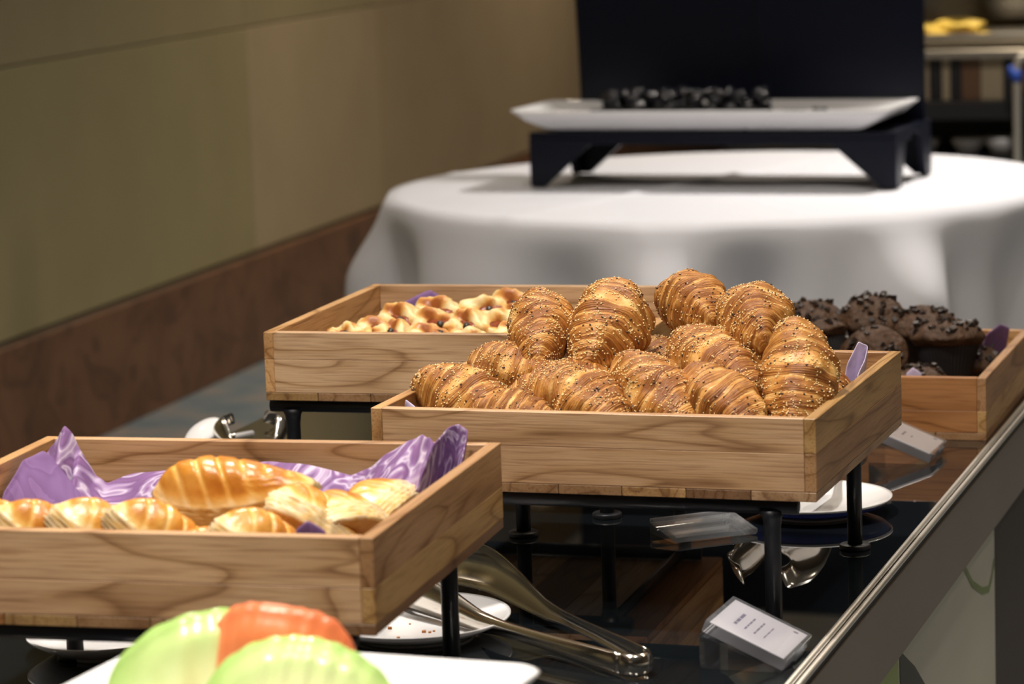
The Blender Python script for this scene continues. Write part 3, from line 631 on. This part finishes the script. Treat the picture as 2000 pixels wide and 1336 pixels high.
# ------------------------------------------------------------------ chocolate muffins
def muffin_parts(seed):
    r_ = random.Random(seed); seg = 48
    v, f = [], []; prof = [(.0275, 0), (.0285, .002), (.0400, .044)]
    prof = [(.0001, .0005), (.0270, 0), (.0285, .002), (.0345, .022), (.0405, .045), (.0390, .045), (.0280, .006), (.0001, .006)]
    for (r, z) in prof:
        for k in range(seg * 2): a = PI * k / seg; rr = r * (1 + (.018 * (1 if k % 2 else -1) if r > .02 else 0)); v.append((rr * math.cos(a), rr * math.sin(a), z))
    m_ = seg * 2
    for i in range(len(prof) - 1):
        for k in range(m_): f.append((i * m_ + k, i * m_ + (k + 1) % m_, (i + 1) * m_ + (k + 1) % m_, (i + 1) * m_ + k))
    cup = pyd('paper_cup', v, f, False); cup.materials.append(M['cup'])
    tv, tf = [], []; nr = 22
    def top(rn, a):
        R = .0475 * (1 + .06 * nz(math.cos(a) * 1.3, math.sin(a) * 1.3, seed))
        if rn <= 1: r = R * rn; z = .047 + .021 * (1 - rn ** 3.2) + .004 * nz(r * 60 * math.cos(a), r * 60 * math.sin(a), seed) + .0018 * nz(r * 200 * math.cos(a), r * 200 * math.sin(a), seed)
        else: r = R * (1 - .22 * (rn - 1) ** 1.0); z = .047 - .010 * math.sin((rn - 1) * PI / 2) 
        return Vector((r * math.cos(a), r * math.sin(a), z))
    rns = [max(.002, i / 16) for i in range(17)] + [1.15, 1.4, 1.7, 2.0, 2.6]
    for rn in rns:
        for k in range(seg): tv.append(top(rn, 2 * PI * k / seg))
    for i in range(len(rns) - 1):
        for k in range(seg): tf.append((i * seg + k, (i + 1) * seg + k, (i + 1) * seg + (k + 1) % seg, i * seg + (k + 1) % seg))
    tf.append(tuple(range(seg)))
    tp = pyd('muffin', tv, tf, True); tp.materials.append(M['muffin'])
    cv, cf = [], []
    for i in range(58):
        rn = math.sqrt(r_.random()) * .86; a = r_.uniform(0, 6.28)
        if nz(rn * math.cos(a) * 1.6, rn * math.sin(a) * 1.6, seed + 9) < r_.uniform(-.5, .25): continue
        c = top(rn, a); s = r_.uniform(.0022, .0050); b0 = len(cv); rot = Matrix.Rotation(r_.uniform(0, 6), 3, Vector((r_.random(), r_.random(), r_.random() + .1)))
        for q in ((1, 1, 1), (1, -1, 1), (-1, -1, 1), (-1, 1, 1), (1, 1, -1), (1, -1, -1), (-1, -1, -1), (-1, 1, -1)):
            cv.append(c + Vector((0, 0, s * .3)) + rot @ Vector([s * k * r_.uniform(.55, 1) for k in q]))
        for q in ((0, 3, 2, 1), (4, 5, 6, 7), (0, 1, 5, 4), (1, 2, 6, 5), (2, 3, 7, 6), (3, 0, 4, 7)): cf.append(tuple(b0 + k for k in q))
    ch = pyd('chocolate_chunks', cv, cf, False); ch.materials.append(M['crumb'])
    return cup, tp, ch
MV = [muffin_parts(s) for s in (5, 8, 13)]
def put_muffin(k, pos, rx, ry, rz, s, label, off=True):
    cup, tp, ch = MV[k % 3]; e = empty('muffin', tw('muf', pos), 0, label, 'muffin', 'chocolate muffins in dark paper cups')
    e.rotation_euler = (math.radians(rx), math.radians(ry), math.radians(rz)); e.scale = (s, s, s)
    link('paper_cup', cup, None, e); link('top', tp, None, e); c = link('chocolate_chunks', ch, None, e); c['kind'] = 'stuff'
LM = 'chocolate muffin in the lower layer under the heap'
for a_ in [
 (0, (-.050, .050, .070), 16, -4, 20, 1.0, 'chocolate muffin at the end of the heap behind the seeded croissants'),
 (1, (.024, .085, .074), 10, -22, 70, 1.0, 'highest chocolate muffin in the heap with its chunky top tipped sideways'),
 (2, (.052, -.020, .052), 48, -16, 0, 1.0, 'chocolate muffin tipped forward so its round chunky top faces the guests'),
 (0, (.143, .000, .048), 6, 4, 140, 1.08, 'upright chocolate muffin showing its whole dark paper cup'),
 (1, (-.010, -.045, .058), 26, 12, 200, 1.0, 'smooth topped chocolate muffin low behind the croissants'),
 (2, (.100, .075, .060), 8, -8, 30, 1.0, 'chocolate muffin squeezed in behind the upright one'),
 (2, (.120, -.118, .012), 0, 0, 60, 1.0, 'chocolate muffin low at the tray front with only its crumbly top showing'),
 (0, (.158, .050, .016), 6, 8, 10, 1.0, 'low chocolate muffin beside the standing purple napkin'),
 (1, (.030, -.120, .012), 0, 0, 0, 1.0, LM), (2, (-.070, -.12, .012), 0, 0, 0, 1.0, LM), (0, (-.16, -.10, .012), 0, 0, 0, 1.0, LM), (1, (-.10, .04, .012), 0, 0, 0, 1.0, LM), (2, (.0, .14, .012), 0, 0, 0, 1.0, LM), (0, (.10, .15, .012), 0, 0, 0, 1.0, LM)]: put_muffin(*a_)

# ------------------------------------------------------------------ plates, tongs, card holders on the glass
def plate(loc, r, label, blue=False):
    e = empty('plate', loc, 0, label, 'plate')
    link('dish', lathe('dish', [(.0005, .0062), (r * .62, .0062), (r * .72, .0085), (r * .96, .0195), (r, .0205), (r * 1.0, .0185), (r * .93, .0145), (r * .70, .0050), (r * .62, .0040), (.0005, .0040)], 64), 'ceramic', e)
    link('foot_ring', lathe('foot_ring', [(r * .56, 0), (r * .60, 0), (r * .62, .0042), (r * .56, .0042)], 48), 'ceramic', e)
    if blue: link('blue_band', lathe('blue_band', [(r * .63, .0036), (r * .935, .0143), (r * .985, .0172), (r * .975, .0172), (r * .93, .0128), (r * .63, .0026)], 64), 'blue_glaze', e)
    return e
plate((.336, 3.425, TZ), .090, 'white round plate with a blue underside beneath the croissant tray', True)
pl2 = plate((-.105, 2.925, TZ), .095, 'white round plate with crumbs under the big serving tongs')
plate((-.405, 2.90, TZ), .075, 'white round plate in the shade under the puff pastry tray')
bm = bmesh.new()
for i in range(14):
    x, y = rnd.uniform(-.045, .05), rnd.uniform(-.05, .03); s = rnd.uniform(.0008, .002); add_box(bm, x - s, x + s, y - s, y + s, .0062, .0062 + s)
cr = link('crumbs', bm_mesh('crumbs', bm), 'puff', pl2); cr['kind'] = 'stuff'

def tongs(loc, rz, label, spread=.075, L=.30, tilt=0, wide=1.0):
    """two sprung steel arms on edge, joined by a U bend; broad scooped ends. local +x from bend to tips"""
    e = empty('serving_tongs', loc, rz, label, 'tongs'); e.rotation_euler = (0, tilt, rz)
    def strip(fn, nn, name):
        bm = bmesh.new(); rows = []
        mk = 8
        for i in range(nn + 1):
            c, side, up, h, curve = fn(i / nn); row = []
            for j in range(mk + 1):
                q = -1 + 2 * j / mk; row.append(bm.verts.new(c + up * (h / 2) * q + side * curve * (1 - q * q)))
            rows.append(row)
        for a, b_ in zip(rows, rows[1:]):
            for j in range(mk): bm.faces.new((a[j], b_[j], b_[j + 1], a[j + 1]))
        o = link(name, bm_mesh(name, bm, True), 'steel', e); md = o.modifiers.new('t', 'SOLIDIFY'); md.thickness = .0014; md.offset = 0
    for s in (-1, 1):
        def arm(t, s=s):
            x = L * t; y = s * (.014 + spread * .5 * (t ** .9) - .02 * sstep(.8, 1, t))
            h = (.021 - .006 * sstep(0, .35, t) + .034 * wide * sstep(.38, .80, t)) * (1 - .75 * sstep(.93, 1.03, t))
            return Vector((x, y, .0125 + .5 * max(0, h - .022) + .012 * t)), Vector((0, s, 0)), Vector((0, 0, 1)), h, (.0035 + .011 * sstep(.35, .8, t)) * 1.0
        strip(arm, 40, 'arm')
    def bend(t):
        a = -PI / 2 - PI * t
        d = Vector((math.cos(a), math.sin(a), 0)); return Vector((0, 0, .0125)) + d * .014 * Vector((1, 1, 1)).x, d, Vector((0, 0, 1)), .021, .0035
    strip(bend, 20, 'spring_bend')
    return e
tongs((.102, 2.745, TZ), math.radians(123), 'large steel serving tongs lying from the plate out onto the glass', .085, .40)
tongs((.405, 3.63, TZ + .014), math.radians(-118), 'steel serving tongs laid across the blue backed plate', .06, .29)
def card_holder(loc, rz, tilt, w, d, th, label, words, thick=.013):
    """clear acrylic block with a white card under its face; text lines run along local x"""
    e = empty('card_holder', loc, rz, label, 'card holder'); e.rotation_euler = (0, 0, rz)
    hz = th
    me = box('acrylic_block', -w / 2, w / 2, -d / 2, d / 2, 0, thick, .0018, 2)
    R = (tilt, 0, 0); base = Vector((0, 0, .0015 + math.sin(abs(tilt)) * d / 2))
    blk = link('acrylic_block', me, 'acrylic', e, base, R)
    link('clear_foot', prism('clear_foot', [(-d / 2 * .9, 0), (d / 2 * .95, 0), (d / 2 * .95, math.sin(abs(tilt)) * d * .93)], -w / 2, w / 2), 'acrylic_foot', e, (0, 0, .0003), (0, 0, PI / 2))
    if words is None: return e
    cd = link('card', box('card', -w / 2 + .003, w / 2 - .003, -d / 2 + .004, d / 2 - .004, thick * .80, thick * .86), 'card', blk)
    yy = d / 2 - d * .26
    for (parts, gap, hgt) in words:
        tot = sum(parts) + .0016 * (len(parts) - 1); x = -tot / 2
        for p in parts:
            link('printed_word', box('printed_word', x, x + p, yy - hgt / 2, yy + hgt / 2, thick * .862, thick * .866), 'ink', cd); x += p + .0016
        yy -= gap
    link('printed_mark', lathe('printed_mark', [(.0014, thick * .862), (.0026, thick * .862), (.0026, thick * .866), (.0014, thick * .866)], 16), 'ink', cd, (w / 2 - .011, -d / 2 + .014, 0))
    for q in range(7): link('ridge', box('ridge', -.0012, .0012, -.0015, .0015, 0, thick * .8, .0004), 'acrylic', blk, (-w * .1 + q * .0045, -d / 2 - .0012, thick * .1))
    return e
W1 = [((.007, .011, .015), .0105, .0032), ((.009, .006, .010, .008), .0098, .0018), ((.008, .012, .008, .006), .0098, .0018), ((.011, .012, .010), .0075, .0012)]
W2 = [((.009, .011), .0110, .0030), ((.010, .008), .0105, .0028), ((.009,), .007, .0016)]
card_holder((.217, 2.790, TZ), math.radians(70), math.radians(24), .094, .084, .02, 'clear acrylic holder with a white printed card near the large serving tongs', W1)
card_holder((.484, 3.735, TZ), math.radians(70), math.radians(22), .090, .080, .02, 'clear acrylic holder with a white printed card against the muffin tray', W2)
card_holder((.205, 3.335, TZ), math.radians(22), math.radians(8), .100, .070, .02, 'empty clear acrylic holder half hidden under the croissant tray', None, .006)
# wrapped things at the far edge of the table, behind the puff pastry tray
tongs((-.325, 3.80, TZ), math.radians(98), 'steel tongs at the far table edge under the savoury pastry stand', .05, .16, wide=.6)
e = empty('serving_spoon', (-.405, 3.93, TZ), math.radians(60), 'white serving spoon standing at the table edge behind the puff pastries', 'spoon')
sp = blob('spoon_bowl', .022, (1.5, 1.0, .35), 3, 'ceramic', 20, 12, .02); link('spoon_bowl', sp, None, e, (0, 0, .026), (0, math.radians(-24), 0))
link('spoon_handle', tube('spoon_handle', [(.02, 0, .018), (.05, 0, .009), (.11, 0, .005)], [.005, .004, .004], 10), 'ceramic', e)

# ------------------------------------------------------------------ fruit platter in front
PA = math.radians(-22); PC = Vector((-.176, 2.070, .910))
def rect_platter(nm, hx, hy, h, flare, rad, lift=(0, 0), up=1.0, n=10):
    """rounded rectangular dish with flared walls and a thin rim"""
    def loop(sx, sy, r, z, bow=0):
        out = []
        for (cx, cy, a0) in ((sx - r, sy - r, 0), (-sx + r, sy - r, PI / 2), (-sx + r, -sy + r, PI), (sx - r, -sy + r, 1.5 * PI)):
            for k in range(n + 1):
                a = a0 + PI / 2 * k / n; x = cx + r * math.cos(a); y = cy + r * math.sin(a); out.append((x, y, z + bow * (x / sx) ** 4))
        return out
    b = lift[0]
    loops = [loop(hx - flare - .012, hy - flare * .8 - .012, rad * .5, .0, 0), loop(hx - flare, hy - flare * .8, rad * .6, .003, 0), loop(hx - flare * .4, hy - flare * .35, rad * .8, h * .55, b * .4), loop(hx, hy, rad, h, b),
             loop(hx - .003, hy - .003, rad, h + .002, b), loop(hx - .008, hy - .008, rad, h - .001, b), loop(hx - flare * .5, hy - flare * .45, rad * .8, h * .5, b * .4), loop(hx - flare - .006, hy - flare * .8 - .006, rad * .6, .008, 0)]
    v = [p for l in loops for p in l]; m_ = len(loops[0]); f = []
    for i in range(len(loops) - 1):
        for k in range(m_): f.append((i * m_ + k, i * m_ + (k + 1) % m_, (i + 1) * m_ + (k + 1) % m_, (i + 1) * m_ + k))
    f.append(tuple(range(m_))[::-1]); f.append(tuple((len(loops) - 1) * m_ + k for k in range(m_)))
    me = pyd(nm, v, f, True); me.materials.append(M['ceramic']); return me
o = link('fruit_platter', rect_platter('fruit_platter', .159, .125, .024, .022, .02), None, None, PC, (0, 0, PA)); tag(o, 'white rectangular platter holding melon and papaya slices', 'platter')
e = empty('platter_riser', (PC.x, PC.y, TZ), PA, 'black box riser carrying the white fruit platter', 'riser')
link('top', box('top', -.13, .13, -.09, .09, PC.z - TZ - .013, PC.z - TZ - .001, .001), 'black_lacquer', e)
for s in (-1, 1): link('side', box('side', s * .13 - (.012 if s > 0 else 0), s * .13 + (.012 if s < 0 else 0), -.09, .09, 0, PC.z - TZ - .0135, .001), 'black_lacquer', e)
def slice_mesh(seed, R, Hh, th, rid, inner=.0, curve=.02, e=1.0):
    """crinkle cut slice: half moon on edge, ridged faces, bowed. local x along the chord, z up"""
    nu, nv = 60, 14; v, a_ = [], []
    for s in (1, -1):
        for i in range(nu + 1):
            ang = PI * i / nu
            for j in range(nv + 1):
                k = inner + (1 - inner) * j / nv; x = R * math.copysign(abs(math.cos(ang)) ** e, math.cos(ang)) * k; z = Hh * math.sin(ang) ** e * k
                edge = 1 - .75 * sstep(.72, 1.0, j / nv)
                y = s * th * .5 * edge * (.6 + .4 * math.sin(ang)) + .0022 * math.sin(x * rid) * (1 - .5 * j / nv) + curve * (x / R) ** 2 * 1.0
                z += .0006 * math.cos(x * rid) * (j / nv)
                v.append((x, y, z)); a_.append(min(1, j / nv) ** 2.2)
    m_ = (nu + 1) * (nv + 1); f = []
    for i in range(nu):
        for j in range(nv):
            q = (i * (nv + 1) + j, (i + 1) * (nv + 1) + j, (i + 1) * (nv + 1) + j + 1, i * (nv + 1) + j + 1); f.append(q); f.append(tuple(m_ + k for k in q[::-1]))
        f.append((i * (nv + 1) + nv, (i + 1) * (nv + 1) + nv, m_ + (i + 1) * (nv + 1) + nv, m_ + i * (nv + 1) + nv))
        if inner > 0: f.append((i * (nv + 1), m_ + i * (nv + 1), m_ + (i + 1) * (nv + 1), (i + 1) * (nv + 1)))
    for i in (0, nu):
        for j in range(nv): f.append((i * (nv + 1) + j, i * (nv + 1) + j + 1, m_ + i * (nv + 1) + j + 1, m_ + i * (nv + 1) + j))
    return pyd('slice', v, f, True, {'rind': a_})
def put_slice(name, me, mat, pos, rot, label, cat, group=None):
    p = PC + rotz((0, 0, 0), 0); o = link(name, me, mat, None, pos, tuple(math.radians(a) for a in rot)); tag(o, label, cat, group); return o
put_slice('melon_slice', slice_mesh(1, .085, .068, .030, 260, .0), 'melon', (-.212, 2.115, .918), (-8, 0, 8), 'pale green honeydew slice leaning beside the papaya', 'melon', 'crinkle cut honeydew slices')
put_slice('papaya_slice', slice_mesh(2, .056, .080, .026, 520, .0, e=.62), 'papaya', (-.178, 2.085, .915), (-6, 7, -12), 'orange red crinkle cut papaya slice between honeydew slices', 'papaya')
put_slice('melon_slice', slice_mesh(3, .074, .062, .034, 420, .0), 'melon', (-.154, 2.035, .922), (-18, 12, -6), 'yellow green honeydew slice with deep ridges in front of the papaya', 'melon', 'crinkle cut honeydew slices')
put_slice('melon_slice', slice_mesh(4, .070, .036, .030, 300, .0), 'melon', (-.225, 2.020, .914), (-30, 0, 4), 'low honeydew slice lying at the platter front', 'melon', 'crinkle cut honeydew slices')

# ------------------------------------------------------------------ round table in the background
RC = Vector((.50, 7.17, 0)); RR = .79; RZT = .75
e = empty('round_table', RC, 0, 'round banquet table hidden under a white cloth', 'table')
link('table_top', lathe('table_top', [(.001, RZT - .035), (RR - .015, RZT - .035), (RR - .012, RZT - .02), (RR - .015, RZT - .006), (.001, RZT - .006)], 64), 'brown_board', e)
for k in range(4):
    a = PI / 4 + k * PI / 2; link('leg', tube('leg', [(.5 * math.cos(a), .5 * math.sin(a), 0), (.5 * math.cos(a), .5 * math.sin(a), RZT - .036)], .018, 12), 'chrome', e)
def cloth():
    seg = 220; v, f = [], []; rows = []
    for i in range(26): rows.append(('t', i / 25))
    for i in range(1, 34): rows.append(('s', i / 33))
    ph = [rnd.uniform(0, 6.28) for _ in range(6)]
    for kind, t in rows:
        for k in range(seg):
            a = 2 * PI * k / seg
            if kind == 't':
                r = .001 + (RR - .012) * t; z = RZT + .0008 * nz(r * 4 * math.cos(a), r * 4 * math.sin(a), 1)
                # ironed creases crossing the top
                x, y = r * math.cos(a), r * math.sin(a); c1 = x * math.cos(.62) - y * math.sin(.62) + .07; c2 = x * math.sin(.62) + y * math.cos(.62)
                z += .005 * math.exp(-(c1 / .016) ** 2) + .003 * math.exp(-(c2 / .016) ** 2)
            else:
                fall = .62 * t
                fold = math.sin(9 * a + ph[0] + .8 * math.sin(2 * a + ph[1])) * .7 + math.sin(17 * a + ph[2] + 1.2 * math.sin(3 * a + ph[3])) * .35
                rnd_ = sstep(0, .05, t)
                amp = .085 * sstep(0.0, .30, t)
                r = RR - .012 + .016 * math.sin(min(1, t / .05) * PI / 2) + .045 * t + amp * fold
                z = RZT - fall - .008 * rnd_ + .016 * (1 - min(1, t / .05)) * 0
                cr_ = math.atan2(math.sin(a - 4.42), math.cos(a - 4.42)); r += .006 * math.exp(-(cr_ / .012) ** 2)
            v.append((r * math.cos(a), r * math.sin(a), z))
    for i in range(len(rows) - 1):
        for k in range(seg): f.append((i * seg + k, (i + 1) * seg + k, (i + 1) * seg + (k + 1) % seg, i * seg + (k + 1) % seg))
    f.append(tuple(range(seg)))
    return pyd('tablecloth', v, f, True)
o = link('tablecloth', cloth(), 'linen', None, RC); tag(o, 'white linen cloth draped in soft folds over the round table', 'tablecloth')
# black riser on the round table
RA = -.37; RB = Vector((.527, 7.187, RZT + .0045)); RWX, RDY, RHZ = .880, .335, .128
e = empty('display_riser', RB, RA, 'black lacquered riser with tapered legs on the white cloth', 'riser')
link('top', box('top', -RWX / 2, RWX / 2, -RDY / 2, RDY / 2, RHZ - .016, RHZ, .0015), 'black_lacquer', e)
for sx in (-1, 1):
    for sy in (-1, 1):
        bm = bmesh.new()
        X, Y = sx * RWX / 2, sy * RDY / 2; t = .016
        def poly(pts, n):
            a = [bm.verts.new(p) for p in pts]; b_ = [bm.verts.new(Vector(p) + Vector(n)) for p in pts]; bm.faces.new(a); bm.faces.new(b_[::-1])
            for i in range(len(a)): j = (i + 1) % len(a); bm.faces.new((a[i], b_[i], b_[j], a[j]))
        zt_ = RHZ - .0165
        poly([(X, Y, 0), (X - sx * .036, Y, 0), (X - sx * .150, Y, zt_ - .012), (X - sx * .30, Y, zt_ - .012), (X - sx * .30, Y, zt_), (X, Y, zt_)], (0, -sy * t, 0))
        y2 = Y - sy * (t + .0005)
        poly([(X, y2, 0), (X, y2 - sy * .028, 0), (X, y2 - sy * .075, zt_ - .012), (X, y2 - sy * .13, zt_ - .012), (X, y2 - sy * .13, zt_), (X, y2, zt_)], (-sx * t, 0, 0))
        link('leg', bm_mesh('leg', bm), 'black_lacquer', e)
link('apron', box('apron', -RWX / 2 + .301, RWX / 2 - .301, -RDY / 2, -RDY / 2 + .016, RHZ - .0285, RHZ - .0165), 'black_lacquer', e)
# black two-leaf board behind the platter
BP = RB + rotz((0, RDY / 2 - .03, RHZ), RA)
e = empty('display_board', (BP.x, BP.y, BP.z + .0005), RA, 'tall black two leaf board standing behind the oblong platter', 'board')
xl, xm, xr = -.414, .045, .438
n_ = 14; ol = [(xl - .045 * (k / n_) ** 1.5, .95 * k / n_) for k in range(n_ + 1)]
link('leaf', prism('leaf', ol + [(xm, .95), (xm, 0)], -.010, .010), 'black_lacquer', e)
link('leaf', prism('leaf', [(xm - .004, 0), (xm - .004, .95), (xr, .95), (xr, 0)], -.0230, -.0102), 'black_lacquer', e)
# oblong platter with dark fruit
pp = RB + rotz((-.022, -.052, RHZ), RA)
PL = link('oblong_platter', rect_platter('oblong_platter', .455, .162, .043, .075, .03, lift=(.010, 0)), None, None, pp + Vector((0, 0, .0005)), (0, 0, RA)); tag(PL, 'long white ceramic platter of dark glossy fruit on the black riser', 'platter')
PR = [blob('dark_fruit', .019, (1.35, 1, .8), s, 'prune', 16, 12, .7) for s in (1, 2, 3)]
k = 0
spots = []
for i in range(900):
    layer = 0 if i < 500 else 1 if i < 750 else 2
    if layer == 0: x = rnd.uniform(-.31, .33) if rnd.random() < .25 else rnd.uniform(-.31, .17)
    else: x = rnd.uniform(-.24, .12)
    y = rnd.uniform(-.085, .085) if layer == 0 else rnd.uniform(-.055, .055)
    if all((x - a) ** 2 + (y - b_) ** 2 > .041 ** 2 or l != layer for a, b_, l in spots): spots.append((x, y, layer))
for i, (x, y, layer) in enumerate(spots):
    p = pp + rotz((x, y, .0225 + layer * .026), RA)
    o = link('dark_fruit', PR[i % 3], None, None, p, (rnd.uniform(-.3, .3), rnd.uniform(-.3, .3), rnd.uniform(0, 6))); s = rnd.uniform(.8, 1.1); o.scale = (s, s, s)
    tag(o, 'glossy black fruit heaped on the long white platter', 'fruit', 'dark fruit on the long white platter')

# ------------------------------------------------------------------ hot buffet station in the far corner
BX, BY = 1.62, 9.75
st = empty('serving_station', (BX, BY, 0), -.28, 'far serving station with upright brown and black boards', 'station')
link('counter', box('counter', -.42, .6, -.28, .30, .865, .893, .003), 'grey_steel', st)
x = -.42
for wd, mt in ((.035, 'beige_board'), (.07, 'beige_board'), (.035, 'brown_board'), (.045, 'beige_board'), (.04, 'black_board'), (.025, 'beige_board'), (.035, 'black_board'), (.06, 'brown_board'), (.07, 'beige_board'), (.05, 'black_board'), (.08, 'brown_board'), (.07, 'beige_board'), (.08, 'brown_board'), (.09, 'black_board'), (.08, 'brown_board'), (.09, 'beige_board')):
    link('board', box('board', x + .001, x + wd - .001, -.24, -.225, .735, .864), mt, st); x += wd
link('shelf', box('shelf', -.42, .6, -.27, .28, .675, .733, .003), 'black_board', st)
link('back_panel', box('back_panel', -.42, .6, .26, .28, .02, .674), 'black_board', st)
for s in (-.38, .55):
    for yy in (-.22, .22): link('leg', box('leg', s - .02, s + .02, yy - .02, yy + .02, 0, .674), 'black_board', st)
link('low_shelf', box('low_shelf', -.42, .6, -.26, .255, .54, .556), 'black_board', st)
def stp(p): return Vector((BX, BY, 0)) + rotz(p, -.28)
ch = empty('chafing_dish', stp((-.06, -.02, .893)), -.28, 'steel chafing dish of scrambled eggs with its lid rolled back', 'chafing dish')
link('pan', rect_platter('pan', .30, .20, .045, .02, .03), None, ch); ch.children[0].data.materials[0] = M['grey_steel']
bm = bmesh.new(); rows = []
for i in range(17):
    a = PI * i / 16; rows.append((.23 * math.cos(a) * -1, .17 * math.sin(a) + .045))
prev = None
for (y_, z_) in rows:
    if y_ < -.06: continue
    cur = [bm.verts.new((-.30, y_, z_)), bm.verts.new((.30, y_, z_))]
    if prev: bm.faces.new((prev[0], prev[1], cur[1], cur[0]))
    prev = cur
lid = link('rolled_lid', bm_mesh('rolled_lid', bm, True), 'grey_steel', ch); md = lid.modifiers.new('t', 'SOLIDIFY'); md.thickness = .006
eggs = blob('scrambled_eggs', .1, (1.15, 1.25, .36), 6, 'egg', 60, 36, .5)
o = link('scrambled_eggs', eggs, None, None, stp((-.19, -.03, .936)), (0, 0, -.28)); tag(o, 'yellow scrambled eggs heaped in the steel chafing pan', 'eggs', kind='stuff')
for i, (x, y, s) in enumerate([(-.13, -.12, 1.0), (-.02, -.14, 1.1), (-.27, -.10, .9), (.10, -.1, 1.0)]):
    o = link('bowl', lathe('bowl', [(.02, 0), (.03, .002), (.048, .03), (.054, .05), (.051, .05), (.044, .03), (.027, .006), (.001, .005)], 32), 'ceramic', None, stp((x, y, .5565)), (0, 0, 0)); o.scale = (s, s, s); tag(o, 'white bowl on the low shelf of the far station', 'bowl', 'white bowls on the low shelf')
pr = empty('chrome_rail_post', (1.565, 9.36, 0), -.28, 'chrome rail post with a blue sleeve before the far station', 'post')
link('post', tube('post', [(0, 0, .012), (0, 0, .84), (.004, 0, .862), (.016, 0, .876), (.035, 0, .880), (.5, 0, .880)], .0125, 16), 'chrome', pr)
link('sleeve', tube('sleeve', [(0, 0, .80), (0, 0, .838)], .015, 16), 'blue_tape', pr); link('sleeve', tube('sleeve', [(-.018, -.002, .815), (-.018, -.002, .85)], .008, 12), 'blue_tape', pr)
link('foot', lathe('foot', [(.05, 0), (.06, .002), (.06, .01), (.02, .014)], 28), 'chrome', pr)
link('post', tube('post', [(.5, 0, 0), (.5, 0, .879)], .0125, 16), 'chrome', pr)
